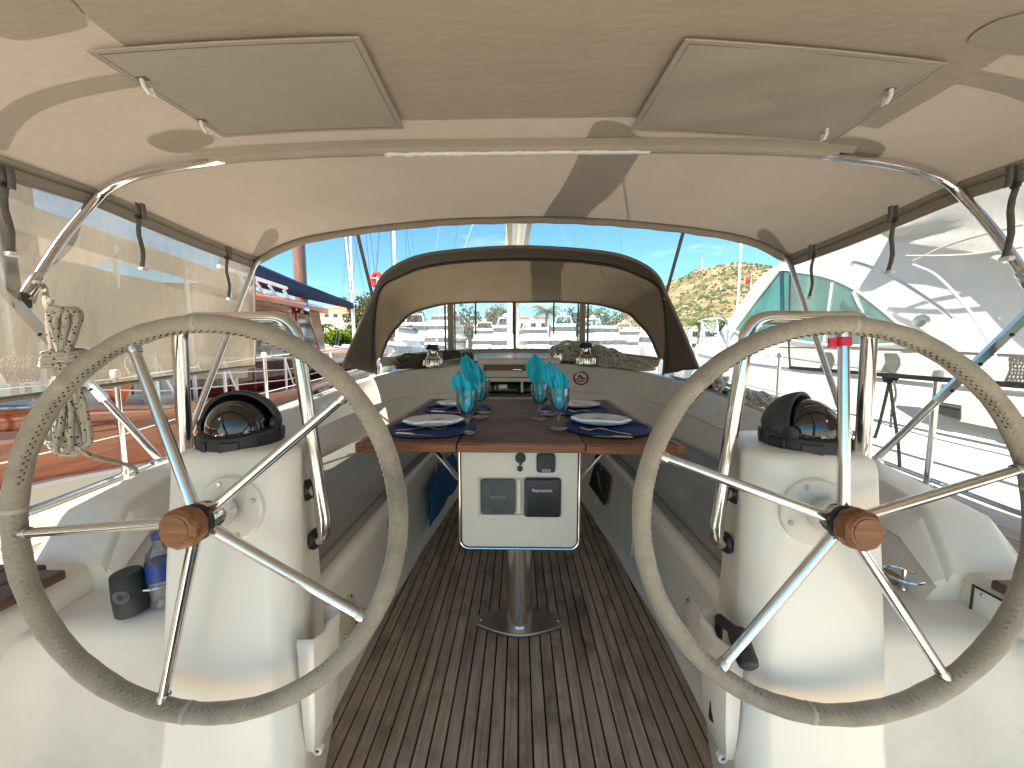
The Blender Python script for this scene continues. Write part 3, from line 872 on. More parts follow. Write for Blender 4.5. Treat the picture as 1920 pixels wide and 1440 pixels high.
# console box with rounded lower corners
def console_outline(ins, y):
    x0, x1, z0, z1, r = -.238 + ins, .243 - ins, .388 + ins, TZ - .034, .035 - ins * .5
    pts = [V(x0, y, z1)]
    for k in range(7):
        a = R(180 + 90 * k / 6); pts.append(V(x0 + r + r * math.cos(a), y, z0 + r + r * math.sin(a)))
    for k in range(7):
        a = R(270 + 90 * k / 6); pts.append(V(x1 - r + r * math.cos(a), y, z0 + r + r * math.sin(a)))
    pts.append(V(x1, y, z1))
    return pts
con = recalc(MB().prism(console_outline(.006, 1.475), (0, .95, 0)).build('console', M['cream'], tb, ang=30))
MB().tube(console_outline(.003, 1.478), .0055, 8).build('steel_trim', M['steel'], con)
MB().tube(console_outline(.009, 1.474), .003, 6).build('trim_seal', M['black'], con)
# recessed instrument tray
x0, x1, z0, z1 = -.163, .173, .50, .665
def on_panel(px, py, d=0): p = P(px, py, Y=1.474); return V(p.x, p.y - d, p.z)
A = on_panel(897, 895); B_ = on_panel(1053, 968)
tray = MB()
ax0, ax1, az1, az0 = A.x, B_.x, A.z, B_.z
tray.lohi((ax0, 1.466, az0 - .004), (ax1, 1.474, az0 + .008)); tray.lohi((ax0, 1.468, az1 - .006), (ax1, 1.474, az1)); tray.lohi((ax0, 1.467, az0 + .008), (ax0 + .007, 1.474, az1 - .006)); tray.lohi((ax1 - .007, 1.467, az0 + .008), (ax1, 1.474, az1 - .006))
tray.build('tray_rim', M['cream'], con, bevel=.003)
MB().lohi((on_panel(970, 0).x, 1.458, az0 + .016), (on_panel(979, 0).x, 1.474, az1 - .004)).build('tray_bar', M['cream'], con, bevel=.004)
def cover(l, t, r_, b, mt, txt, tx, ty, size, tcol, nm='instrument_cover', d=.016):
    p0, p1 = on_panel(l, t), on_panel(r_, b)
    o = []
    cx, cz, hx, hz = (p0.x + p1.x) / 2, (p0.z + p1.z) / 2, (p1.x - p0.x) / 2, (p0.z - p1.z) / 2
    rows = []
    for ins, yy in ((0, 1.474), (0, 1.474 - d * .6), (.003, 1.474 - d * .9), (.008, 1.474 - d)):
        rows.append([V(cx + p.x, yy, cz + p.y) for p in [V(q.x, q.y, 0) for q in rrect(0, 0, hx - ins, hz - ins, .012, 0, 5)]])
    ob = recalc(MB().grid(rows, closed=True, cap=True).build(nm, mt, con, ang=35))
    if txt: text(txt, on_panel(tx, ty, d + .0006), size, tcol, ob)
    return ob
def text(s, loc, size, mt, parent, bold=.0):
    cu = bpy.data.curves.new('lettering', 'FONT')
    cu.body = s; cu.size = size; cu.align_x = 'CENTER'; cu.align_y = 'CENTER'; cu.extrude = .0004; cu.offset = bold
    tmp = bpy.data.objects.new('tmp', cu); COL.objects.link(tmp)
    dg = bpy.context.evaluated_depsgraph_get()
    me = bpy.data.meshes.new_from_object(tmp.evaluated_get(dg))
    bpy.data.objects.remove(tmp)
    o = bpy.data.objects.new('lettering', me); COL.objects.link(o)
    me.materials.clear(); me.materials.append(mt)
    o.parent = parent
    o.location = Vector(loc) - OFF[parent.name]
    o.rotation_euler = (R(90), 0, 0)
    OFF[o.name] = Vector(loc)
    return o
M['cover_grey'] = pmat('faded grey cover', (.085, .09, .095, 1), .6, var=.25, vscale=25, dirt=(.14, .145, .15, 1), dscale=12)
M['cover_black'] = pmat('black ribbed cover', (.02, .024, .03, 1), .38, var=.1, bump=.5, bscale=1, stretch=(1, 1, 1))
M['letter_white'] = pmat('white lettering', (.85, .85, .85, 1), .5, var=.01)
M['letter_grey'] = pmat('grey lettering', (.28, .29, .30, 1), .5, var=.01)
cover(902, 896, 966, 963, M['cover_grey'], 'Raymarine', 934, 929, .0145, M['letter_grey'])
cb = cover(983, 895, 1051, 967, M['cover_black'], 'Raymarine', 1016, 916, .0185, M['letter_white'], d=.022)
# moulded contour ribs on the black cover
rb = MB()
pc = on_panel(1048, 915, .0225)
for k in range(9):
    rad = .02 + k * .0065; pts = []
    for t in range(0, 19):
        a = R(150 + t * 7); q = pc + V(math.cos(a) * rad * 1.0, 0, math.sin(a) * rad * 1.15 - .012)
        l_, r__ = on_panel(988, 925), on_panel(1047, 962)
        if l_.x < q.x < r__.x and r__.z < q.z < l_.z: pts.append(q)
    if len(pts) > 2: rb.tube(pts, .0009, 4)
rb.build('rib_pattern', M['rubber'], cb)
dp = cover(1006, 850, 1041, 885, M['rubber'], None, 0, 0, 0, None, 'display_unit', .014)
q0, q1 = on_panel(1016, 877.5, .0148), on_panel(1032, 883, .0142)
MB().lohi((q0.x, q0.y - .0006, q1.z), (q1.x, q1.y, q0.z)).build('maker_plate', M['letter_grey'], dp)
text('Raymarine', (q0 + q1) / 2 + V(0, -.0012, 0), .0048, M['black'], dp)
sk = on_panel(976, 858.5)
so_ = MB().lathe([(.0205, 0), (.0205, .006), (.017, .012), (.006, .012), (.004, .009), (0, .009)], sk, (0, -1, 0), 28).build('power_socket', M['black'], con)
MB().box(sk + V(0, -.006, .02), (.012, .012, .008)).build('hinge_tab', M['black'], so_)
MB().box(sk + V(0, -.006, -.0225), (.01, .01, .007)).build('lift_tab', M['black'], so_)
MB().lathe([(.012, 0), (.012, .008), (.006, .01), (0, .01)], on_panel(975, 878), (0, -1, 0), 6).build('plug_cap', M['black'], con)
for px_ in (928, 1020): MB().lathe([(.0035, 0), (.003, .003), (0, .003)], on_panel(px_, 974), (0, -1, 0), 8).build('screw', M['brushed'], con)
# post, flange and folding braces
MB().lathe([(.058, .012), (.055, .02), (.055, .40)], (0.004, 1.57, 0), (0, 0, 1), 40).build('post', M['steel'], tb)
fp = []
for k in range(41):
    t = k / 40; x = lerp(-.185, .19, t); u = abs(x - .004) / .187
    fp.append((x, .028 + .062 * (1 - u ** 1.6) if u < .97 else .022))
pts = [V(x, 1.57 - h, .0012) for x, h in fp] + [V(x, 1.57 + h, .0012) for x, h in fp[::-1]]
fo = MB().prism(pts, (0, 0, .013)).build('floor_flange', M['brushed'], tb, bevel=.003)
for sx in (-.165, .172): MB().lathe([(.008, .014), (.007, .017), (0, .017)], (sx, 1.57, 0), (0, 0, 1), 12).build('bolt', M['brushed'], fo)
for sgn in (-1, 1):
    MB().tube([P(973 + sgn * 158, 845, Y=1.56), P(973 + sgn * 113, 897, Y=1.56)], .017, 12, flat=.6).build('leaf_brace', M['steel'], tb)

# ================================================================== TABLE SETTINGS
ZT = TZ + .003
mats = [(811, 803, 'front left'), (858, 766.5, 'back left'), (1137, 801, 'front right'), (1076, 768, 'back right')]
posn = {}
for (px, py, nm), where in zip(mats, ('nearest the left wheel', 'at the far left corner of the table', 'nearest the right wheel', 'at the far right corner of the table')):
    c = P(px, py, Z=ZT); posn[nm] = c
    b = MB()
    b.lathe([(.0, 0), (.196, 0), (.2, .003), (.196, .006), (.0, .006)], c, (0, 0, 1), 48)
    o = tag(b.build('placemat', M['navy'], origin=c), 'round woven navy placemat ' + where, 'placemat', 'navy placemats')
    rg = MB()
    for k in range(1, 14):
        rad = .19 - k * .0105
        if rad < .05: break
        rg.tube([c + V(rad * math.cos(2 * math.pi * j / 40), rad * math.sin(2 * math.pi * j / 40), .006) for j in range(40)], .0028, 4, closed=True)
    rr_ = rg.build('woven_rings', M['navy'], o); rr_['kind'] = 'stuff'
def plate(c, lab):
    o = MB().lathe([(.0, .012), (.085, .012), (.1, .016), (.134, .025), (.140, .026), (.138, .0225), (.1, .0105), (.082, .007), (0, .007)], c, (0, 0, 1), 64).build('dinner_plate', M['china'], ang=60, origin=c)
    tag(o, lab, 'plate', 'white dinner plates')
    MB().tube([c + V(.1375 * math.cos(2 * math.pi * j / 64), .1375 * math.sin(2 * math.pi * j / 64), .0262) for j in range(64)], .0011, 4, closed=True).build('rim_line', M['letter_grey'], o)
    # small painted sprig
    b = MB()
    for k in range(7):
        a = R(40 + k * 16); p0 = c + V(0.01, .06, .0126); b.tube([p0, p0 + V(math.cos(a) * .03, math.sin(a) * .02 + .012, .0008), p0 + V(math.cos(a) * .045, math.sin(a) * .03 + .012, .001)], [.0014, .003, .0006], 5, flat=.15)
    b.build('painted_sprig', M['letter_grey'], o)
    return o
up = V(0, 0, .0085)
plate(posn['front left'] + V(-.002, .035, .0085) , 'white dinner plate nearest the left wheel, reflecting the sky')
plate(posn['back left'] + V(.0, .045, .0085), 'white dinner plate at the far left of the table')
plate(posn['front right'] + V(-.02, .035, .0085), 'white dinner plate nearest the right wheel, with dark sprig')
plate(posn['back right'] + V(.025, .045, .0085), 'white dinner plate at the far right of the table')
def knife(a, b, lab):
    a, b = V(*a), V(*b); d = (b - a); s = d.cross(V(0, 0, 1)).normalized()
    rows = []
    for t, wd, h in ((0, .004, .003), (.02, .007, .005), (.4, .006, .006), (.5, .005, .004), (.55, .0085, .002), (.85, .0095, .0016), (.96, .006, .0012), (1, .001, .001)):
        p = a + d * t
        rows.append([p + s * wd, p + V(0, 0, h), p - s * wd, p])
    return tag(recalc(MB().grid(rows, closed=True, cap=True).build('table_knife', M['cutlery'], ang=60)), lab, 'knife', 'table knives')
def fork(a, b, lab):
    a, b = V(*a), V(*b); d = (b - a); s = d.cross(V(0, 0, 1)).normalized()
    m = MB(); rows = []
    for t, wd, h in ((0, .004, .0), (.05, .0065, .0), (.3, .004, .004), (.58, .003, .012), (.68, .006, .009), (.75, .0125, .004)):
        p = a + d * t + V(0, 0, h + .003)
        rows.append([p + s * wd, p + V(0, 0, .003), p - s * wd, p - V(0, 0, .001)])
    m.grid(rows, closed=True, cap=True)
    for k in (-1.5, -.5, .5, 1.5):
        m.tube([a + d * .74 + s * k * .0068 + V(0, 0, .007), a + d * .86 + s * k * .0068 + V(0, 0, .004), a + d + s * k * .0066 + V(0, 0, .012)], [.0024, .0022, .0012], 6, flat=.6)
    return tag(recalc(m.build('table_fork', M['cutlery'], ang=60)), lab, 'fork', 'table forks')
zm = ZT + .009
def on(px, py, z=zm): return tuple(P(px, py, Z=z))
knife(on(742, 812), on(812, 817), 'table knife lying on the mat nearest the left wheel')
fork(on(745, 808), on(838, 806), 'table fork lying on the mat nearest the left wheel')
knife(on(808, 771), on(868, 774), 'table knife on the mat at the far left')
fork(on(810, 768), on(880, 768), 'table fork on the mat at the far left')
fork(on(1184, 816), on(1088, 806), 'table fork on the mat nearest the right wheel')
knife(on(1186, 820), on(1110, 818), 'table knife on the mat nearest the right wheel')
fork(on(1138, 778), on(1066, 772), 'table fork on the mat at the far right')
knife(on(1012, 771), on(1060, 776), 'table knife beside the glasses at the far right')

GP = [(.0, 0), (.036, .0), (.037, .002), (.012, .007), (.0055, .014), (.005, .05), (.0085, .056), (.006, .064), (.012, .07), (.028, .082), (.040, .105), (.0445, .13), (.0445, .182), (.043, .182), (.043, .13), (.0385, .106), (.027, .085), (.01, .074), (.0, .073)]
gl0 = None
def goblet(px, py, lab, sc=1.0):
    global gl0
    c = P(px, py, Z=ZT); c.z = ZT + (.0 if abs(c.x) < .14 else .0068)
    prof = [(r * sc, h * sc) for r, h in GP]
    o = MB().lathe(prof, c, (0, 0, 1), 32).build('wine_glass', M['glass'], ang=70, origin=c)
    return c, tag(o, lab, 'glass', 'stemmed wine glasses')
def napkin(c, lab, h=.17, tilt=0, seed=0, wide=.05, rot=0):
    random.seed(seed)
    ph = [random.uniform(0, 6) for _ in range(4)]
    m = MB()
    for layer, (dx, hh, wd, an) in enumerate(((-.012, h, wide, -22), (.012, h * .8, wide * .9, 30))):
        rows = []
        for i in range(15):
            v = i / 14
            w_ = interp([(0, .006), (.25, .022), (.42, .030), (.6, wd * .9), (.78, wd), (.92, wd * .62), (1, .008)], v)
            row = []
            for j in range(17):
                u = j / 16 * 2 - 1
                pl = math.sin(u * 7 + ph[layer]) * .015 * (1 - .3 * v) + math.cos(u * 13 + ph[layer + 1]) * .005
                x = u * w_ + dx * v * 2.2 + tilt * v * v; y = pl * min(1, w_ / .02) + .016 * (1 - u * u) * v + layer * .012 - .012
                z = .078 + v * (hh + .03) - .01 * u * u * v
                lim = .037
                q = Matrix.Rotation(R(an + rot), 3, 'Z') @ V(x, y, 0)
                if z < .186 and q.length > interp([(.07, .01), (.105, .034), (.13, .040), (.186, .041)], z): q = q.normalized() * interp([(.07, .01), (.105, .034), (.13, .040), (.186, .041)], z)
                row.append(c + V(q.x, q.y, z))
            rows.append(row)
        m.grid(rows)
    o = m.build('napkin', M['napkin'], ang=180, solid=.0012, origin=c + V(0, 0, .078))
    return tag(o, lab, 'napkin', 'turquoise napkins')
c, _ = goblet(876, 814, 'wine glass holding a napkin beside the plate nearest the left wheel'); napkin(c, 'turquoise napkin in the glass nearest the left wheel', .15, -.012, 1, .045)
c, _ = goblet(899, 784, 'wine glass holding a tall napkin at the far left setting'); napkin(c, 'tall turquoise napkin standing in the far left glass', .215, -.05, 2, .05)
c, _ = goblet(1048, 806, 'wine glass holding a napkin beside the plate nearest the right wheel'); napkin(c, 'turquoise napkin in the glass nearest the right wheel', .19, -.02, 3, .045, 10)
c, _ = goblet(1012, 786, 'wine glass holding a fanned napkin at the far right setting'); napkin(c, 'fanned turquoise napkin in the far right glass', .225, .0, 4, .06)
goblet(905, 775, 'empty wine glass behind the far left napkin glass', .98)
goblet(1030, 779, 'empty wine glass between the two right napkin glasses', 1.0)

# ================================================================== SMALL COCKPIT GEAR
# can in a foam cooler
c = P(250, 1146, Z=.478); 
can = thing('can_cooler', 'black foam can cooler with round white emblem tipped in the steel holder', 'can cooler', c)
axc = V(-.06, -.02, 1).normalized()
body = MB().lathe([(.034, 0), (.037, .004), (.0375, .05), (.034, .112), (.031, .116), (0, .114)], c, axc, 32).build('sleeve', M['rubber'], can)
en = V(.3, -.95, .1).normalized(); ec = c + axc * .06 + en * .037
b = MB()
for rad in (.017, .0135, .009): b.tube([ec + (V(.95, .3, 0).normalized() * math.cos(2 * math.pi * k / 24) * rad + axc * math.sin(2 * math.pi * k / 24) * rad) + en * (-.0 - (math.cos(2 * math.pi * k / 24) * rad) ** 2 * 13 + .0005) for k in range(24)], .0009, 4, closed=True)
b.build('emblem', M['letter_grey'], body)
b = MB().lathe([(.004, 0), (.004, .014)], c + V(-.04, 0, .045), (-.3, 0, 1), 6); b.build('pull_tab', M['black'], can)
def cup_holder(c, lab, gap0=20, rad=.045, flip=1):
    t = thing('cup_holder', lab, 'cup holder', c, 'steel cup holders')
    pts = [c + V(flip * rad * math.cos(R(a)), rad * math.sin(R(a)), .062) for a in range(gap0, gap0 + 300, 12)]
    MB().tube(pts, .0042, 8).build('ring', M['steel'], t)
    for a in (gap0 + 30, gap0 + 150):
        q = c + V(flip * rad * math.cos(R(a)), rad * math.sin(R(a)), 0)
        st_ = MB().bar(q + V(0, 0, .003), q + V(0, 0, .062), .0055, 8).build('stanchion', M['steel'], t)
        MB().lathe([(.011, 0), (.01, .005), (.0, .006)], q, (0, 0, 1), 12).build('foot', M['steel'], st_)
    return t
cup_holder(P(268, 1140, Z=.478) + V(.02, .03, 0), 'steel wire cup holder round the black can cooler', 200)
cup_holder(P(1708, 1128, Z=.478) + V(.0, .03, 0), 'empty steel wire cup holder behind the right wheel', 10)
# water bottle standing behind the left pedestal
c = P(308, 1128, Z=.478)
bt = thing('water_bottle', 'clear water bottle with blue label half hidden by the left pedestal', 'bottle', c)
MB().lathe([(.0, 0), (.03, .0), (.033, .006), (.031, .03), (.033, .06), (.033, .13), (.03, .15), (.014, .175), (.013, .19)], c, (0, 0, 1), 24).build('bottle_body', M['bottle'], bt)
MB().lathe([(.0345, .075), (.0345, .125)], c, (0, 0, 1), 24, cap=False).build('label_band', M['bottle_label'], bt)
MB().lathe([(.015, .188), (.015, .205), (.0, .206)], c, (0, 0, 1), 20).build('cap', M['bottle_label'], bt)
for sgn in (-1, 1):
    c = V(sgn * 1.0, 1.28, .478)
    o = recalc(MB().grid([rrect(c.x, c.y, .07 - i, .06 - i, .03, z, 5) for i, z in ((0, .478), (0, .56), (.01, .585), (.02, .59))], closed=True, cap=True).build('moulded_bin', M['rubber'] if sgn < 0 else M['cushion']))
    tag(o, 'dark moulded bin on the shelf behind the ' + ('left pedestal by the water bottle' if sgn < 0 else 'right pedestal by the empty cup holder'), 'bin')
# black engine switch on the right helm seat side
c = P(1888, 1276, X=1.262)
sw = thing('rocker_switch', 'black rocker switch box low on the right helm seat side', 'switch', c)
MB().box(c, (.02, .10, .075)).build('housing', M['black'], sw, bevel=.012)
MB().box(c + V(-.012, -.02, .005), (.006, .03, .03)).build('rocker', M['rubber'], sw, bevel=.003)
MB().box(c + V(-.0155, -.01, .012), (.002, .014, .014)).build('warning_label', M['speaker'], sw)
# framed control panel below the right teak seat
c = P(1893, 1175, X=1.262)
cpn = thing('control_panel', 'grey framed control panel under the right teak helm seat', 'panel', c)
MB().box(c, (.008, .17, .13)).build('panel_plate', M['white_plastic'], cpn, bevel=.01)
MB().tube([c + V(-.006, y_, z_) for y_, z_ in ((-.08, -.06), (-.08, .06), (.08, .06), (.08, -.06))], .004, 6, closed=True).build('gasket', M['black'], cpn)
for y_ in (-.05, .06): MB().lathe([(.006, 0), (.004, .003), (0, .003)], c + V(-.005, y_, .045), (-1, 0, 0), 8).build('screw', M['brushed'], cpn)
# foot chock low at the left edge
o = recalc(MB().prism([V(-1.262, .80, 0), V(-1.262, .80, .12), V(-1.2, .80, .1), V(-1.13, .80, 0)], (0, .12, 0)).build('foot_chock', M['gelcoat'], bevel=.02))
tag(o, 'small wedge foot rest on the floor by the left helm seat', 'foot rest')
from mathutils.bvhtree import BVHTree
def hit(px, py, objs):
    """where the sight line through that pixel meets these meshes (used to stand things on surfaces)"""
    best = None
    for o in objs:
        off = OFF[o.name]
        t = BVHTree.FromPolygons([v.co + off for v in o.data.vertices], [tuple(p.vertices) for p in o.data.polygons])
        l, n, i, d = t.ray_cast(EYE, ray(px, py).normalized())
        if l is not None and (best is None or d < best[2]):
            if n.dot(ray(px, py)) > 0: n = -n
            best = (l, n, d)
    return best

# ================================================================== BIMINI
S_H = [(0, 1.946), (.3, 1.945), (.457, 1.941), (.62, 1.930), (.728, 1.915), (.833, 1.893), (.9, 1.864), (.95, 1.83), (1, 1.775)]
S_F = [(s_, 1.2 + (z_ - 1.2) * 1.08) for s_, z_ in ((0, 1.976), (.2, 1.969), (.346, 1.953), (.5, 1.928), (.628, 1.899), (.75, 1.865), (.832, 1.835), (.9, 1.792), (.95, 1.756), (1, 1.69))]
def smooth_tab(tab, s):
    e = .035
    return (interp(tab, max(0, abs(s - e))) + interp(tab, abs(s)) + interp(tab, min(1, abs(s + e)))) / 3 if s > .04 else interp(tab, s)
def Wb(y): return interp([(-1, 1.6), (.5, 1.62), (1.5, 1.62), (2.48, 1.67)], y)
def Zs(s, y):
    s = abs(s)
    h = smooth_tab(S_H, s); f_ = smooth_tab(S_F, s)
    if y < 1.5:
        z = h - .02 * max(0, (.4 - y)) - .012 * math.sin(max(0, min(1, (1.5 - y) / 1.3)) * math.pi)
    else:
        t = (y - 1.5) / .98
        z = lerp(h, f_, t ** 1.15) - .012 * math.sin(t * math.pi)
    return z
def Zc(x, y): return Zs(x / Wb(y), y)
bim = thing('bimini_canopy', 'beige bimini canopy stretched on stainless hoops over the two wheels', 'canopy', (0, 1.2, 1.7))
YS = [-.6, -.3, .1, .4, .7, .9, 1.1, 1.3, 1.42, 1.5, 1.58, 1.7, 1.85, 2.0, 2.15, 2.3, 2.42, 2.48]
SS = [i / 28 for i in range(-28, 29)]
rows = []
for y in YS:
    r_ = []
    for s in SS:
        x = s * Wb(y); z = Zs(s, y) + .003 * mnoise.noise(V(x * 3, y * 2, 0))
        yy = y + (.13 * (1 - s * s) - .02) * max(0, (y - 2.3) / .18) - .5 * (1 - s * s) * max(0, (-.1 - y) / .5)
        r_.append(V(x, yy, z))
    rows.append(r_)
cano = MB().grid(rows).build('canopy_cloth', M['canvas'], bim, ang=80)
edge = rows[-1]
# rolled front hem, side hems, corner patches
MB().tube([p + V(0, .004, -.014 + .002 * math.sin(i * 1.7)) for i, p in enumerate(edge)], .021, 10, flat=1.15).build('front_hem', M['hem'], bim)
MB().tube([p + V(0, -.024, -.006) for p in edge], .0035, 5).build('hem_seam', M['strap'], bim)
for sgn in (-1, 1):
    rr_ = []
    for y in YS[:-1] + [2.47]:
        W_ = Wb(y); z = Zs(1, y)
        rr_.append([V(sgn * (W_ - .03), y, Zs((W_ - .03) / W_, y) - .008), V(sgn * (W_ - .004), y, z - .012), V(sgn * (W_ + .004), y, z - .04), V(sgn * (W_ + .002), y, z - .055)])
    MB().grid(rr_).build('side_hem', M['hem'], bim, solid=.003)
    MB().tube([r_[1] + V(-sgn * .012, 0, -.006) for r_ in rr_], .0035, 5).build('hem_cord', M['strap'], bim)
def patch(name, poly, mt, dz=.005, n=8, piping=False, wr=0):
    """a patch lying against the underside of the canopy, outline given in plan"""
    cx = sum(p[0] for p in poly) / len(poly); cy = sum(p[1] for p in poly) / len(poly)
    m = MB(); rws = []
    for k in range(n + 1):
        f = k / n
        rws.append([V(lerp(cx, x, f), lerp(cy, y, f), Zc(lerp(cx, x, f), lerp(cy, y, f)) - dz - wr * (.5 + .5 * math.sin(13 * lerp(cx, x, f) + 24 * lerp(cy, y, f))) * math.sin(math.pi * min(1, f)) ) for x, y in poly])
    m.grid(rws, closed=True)
    o = m.build(name, mt, bim, ang=80)
    if piping:
        MB().tube([V(x, y, Zc(x, y) - dz) for x, y in poly], .0028, 6, closed=True).build('piping', M['flap'], o)
        inner = [(lerp(x, cx, .045), lerp(y, cy, .06)) for x, y in poly]
        MB().tube([V(x, y, Zc(x, y) - dz - .0005) for x, y in inner], .0009, 5, closed=True).build('stitch_line', M['strap'], o)
    return o
def dens(poly, n=10):
    out = []
    for a, b in zip(poly, poly[1:] + poly[:1]):
        for k in range(n): out.append((lerp(a[0], b[0], k / n), lerp(a[1], b[1], k / n)))
    return out
fl_ = [(165, 95), (672, 68), (757, 240), (420, 255)]; fr_ = [(1285, 72), (1775, 118), (1555, 268), (1182, 243)]
def onc(px, py, dz=0):
    z = 1.93
    for _ in range(6):
        p = P(px, py, Z=z); z = Zc(p.x, p.y) - dz
    return P(px, py, Z=z)
def flap(poly, lab, wr):
    q = [onc(*p, .01) for p in poly]
    o = patch('window_flap', dens([(p.x, p.y) for p in q]), M['flap'], .012, 12, True, wr)
    o['label'] = lab; return o
f1 = flap(fl_, 'left rectangular canvas flap with piped edge', .002)
f2 = flap(fr_, 'right rectangular canvas flap, creased diagonally', .009)
for fo_, pts in ((f1, [(275, 158), (383, 234)]), (f2, [(1662, 176), (1544, 247)])):
    for px, py in pts:
        p = onc(px, py, .02)
        tg = MB().tube([p + V(0, -.014, .004), p + V(.002, -.012, -.012), p + V(.004, .0, -.022), p + V(.006, .014, -.02), p + V(.004, .006, -.006)], .0052, 8).build('toggle', M['white_plastic'], fo_)
        MB().box(p + V(0, -.012, .008), (.03, .014, .006)).build('toggle_loop', M['strap'], tg)
def oval(px_pts, n=5): return [(p.x, p.y) for p in [onc(*q, .004) for q in spline([V(a, b, 0) for a, b in px_pts], n, True)] ] if False else None
def patch_px(pts, nm='lining_patch', mt='canvas_grey'):
    sp = spline([V(a, b, 0) for a, b in pts], 4, True)
    q = [onc(p.x, p.y, .005) for p in sp]
    return patch(nm, [(p.x, p.y) for p in q], M[mt], .0045, 5)
patch_px([(276, 263), (300, 252), (330, 246), (372, 247), (400, 259), (392, 272), (345, 287), (318, 285), (290, 276)])
patch_px([(1660, 276), (1640, 265), (1600, 258), (1560, 260), (1536, 270), (1548, 284), (1600, 301), (1625, 303), (1650, 292)])
patch_px([(-60, -40), (40, -30), (130, 0), (160, 40), (150, 55), (60, 74), (10, 72), (-60, 40)])
patch_px([(1818, 72), (1850, 48), (1900, 30), (1980, 20), (1990, 100), (1920, 106), (1880, 98), (1826, 85)])
for pts in ([(470, 470), (490, 437), (513, 430), (522, 442), (500, 462), (484, 478)], [(1470, 470), (1452, 437), (1430, 430), (1420, 440), (1440, 460), (1455, 474)]):
    sp = spline([V(a, b, 0) for a, b in pts], 4, True)
    q = [onc(p.x, p.y, .006) for p in sp]
    patch('corner_patch', [(p.x, min(2.45, p.y)) for p in q], M['canvas_grey'], .005, 4)
# main hoop
def hp(x, dz=.022): return V(x, 1.5, Zc(x, 1.5) - dz)
half = [V(-1.65, 1.295, 1.40), V(-1.632, 1.39, 1.585), V(-1.6, 1.475, 1.74), V(-1.555, 1.492, 1.796), V(-1.47, 1.5, 1.838)] + [hp(x, d_) for x, d_ in ((-1.34, .026), (-1.15, .024), (-1.0, .014), (-.5, .012), (0, .012))]
hoop = spline(half + [V(-p.x, p.y, p.z) for p in half[-2::-1]], 6)
ho = MB().tube(hoop, .0155, 14).build('main_hoop', M['steel'], bim)
MB().tube([hp(x, .012) for x in [-1.155 + 2.31 * k / 40 for k in range(41)]], .023, 12, flat=1.0).build('hoop_sleeve', M['flap'], bim)
MB().grid([[hp(x, .004) + V(0, -.045, 0), hp(x, .012) + V(0, -.03, 0), hp(x, .02) + V(0, -.02, 0)] for x in [-1.2 + 2.4 * k / 40 for k in range(41)]]).build('sleeve_seam', M['canvas_grey'], bim)
zp = []
for k in range(60):
    x = -.50 + .98 * k / 59
    zp.append([hp(x, .034) + V(0, -.012, .004 * random.random()), hp(x, .039 + (.006 * random.random() if k < 34 else .001)) + V(0, .0, 0)])
MB().grid(zp).build('frayed_zip', M['white_paint'], bim, solid=.001)
for sgn in (-1, 1):
    e = V(sgn * 1.65, 1.295, 1.40)
    b = MB().lathe([(.02, -.03), (.021, 0), (.021, .045), (.016, .055)], e, V(sgn * -.018, .095, .185), 14)
    b.box(e + V(sgn * .0, -.02, -.045), (.012, .03, .05)); b.build('hoop_hinge', M['steel'], bim)
    # front leg
    c_ = V(sgn * 1.5, 1.69 if sgn < 0 else 1.74, .80)
    t_ = V(sgn * 1.655, 2.46, 1.745)
    fl2 = MB().tube(fillet([c_, c_.lerp(t_, .5), t_, V(sgn * 1.53, 2.52, 1.84)], .1, 6), .0145, 12).build('front_leg', M['steel'], bim)
    MB().lathe([(.03, 0), (.028, .01), (.018, .02), (.018, .05)], c_ - V(0, 0, .045), (0, .2, 1), 14).build('leg_socket', M['steel'], fl2)
    # webbing tie-down to the deck
    a = V(sgn * 1.04, 2.54, 1.92); b_ = P(700, 562, Y=2.84) if sgn < 0 else P(1246, 562, Y=2.84)
    MB().tube([a, b_], .012, 6, flat=.25).build('tie_strap', M['strap'], bim)
    # diagonal strut with drilled rail
    lo = P(300, 862, X=-1.5) if sgn < 0 else P(1640, 862, X=1.5)
    hi = V(sgn * 1.672, 1.17, 1.49)
    d = (hi - lo); mid = lo + d * .36
    s1 = MB().tube([lo, lo + d * .62], .013, 12).build('strut', M['steel'], bim)
    s2 = MB().tube([mid, lo + d * 1.6], .0225, 4, flat=.7).build('strut_rail', M['steel'], bim, ang=20)
    dn = d.normalized(); sd = dn.cross(V(0, 1, 0)).normalized() * -sgn
    fwd = V(0, -1, 0) - dn * V(0, -1, 0).dot(dn); fwd.normalize()
    for k in range(7):
        q = mid + d * (.06 + k * .13) + fwd * .0165
        MB().lathe([(.005, 0), (.004, .002), (0, .002)], q, fwd, 8).build('rail_hole', M['black'], s2)
    MB().lathe([(.03, 0), (.028, .012), (.016, .02)], lo - V(0, 0, .012), (0, 0, 1), 14).build('strut_base', M['steel'], s1)
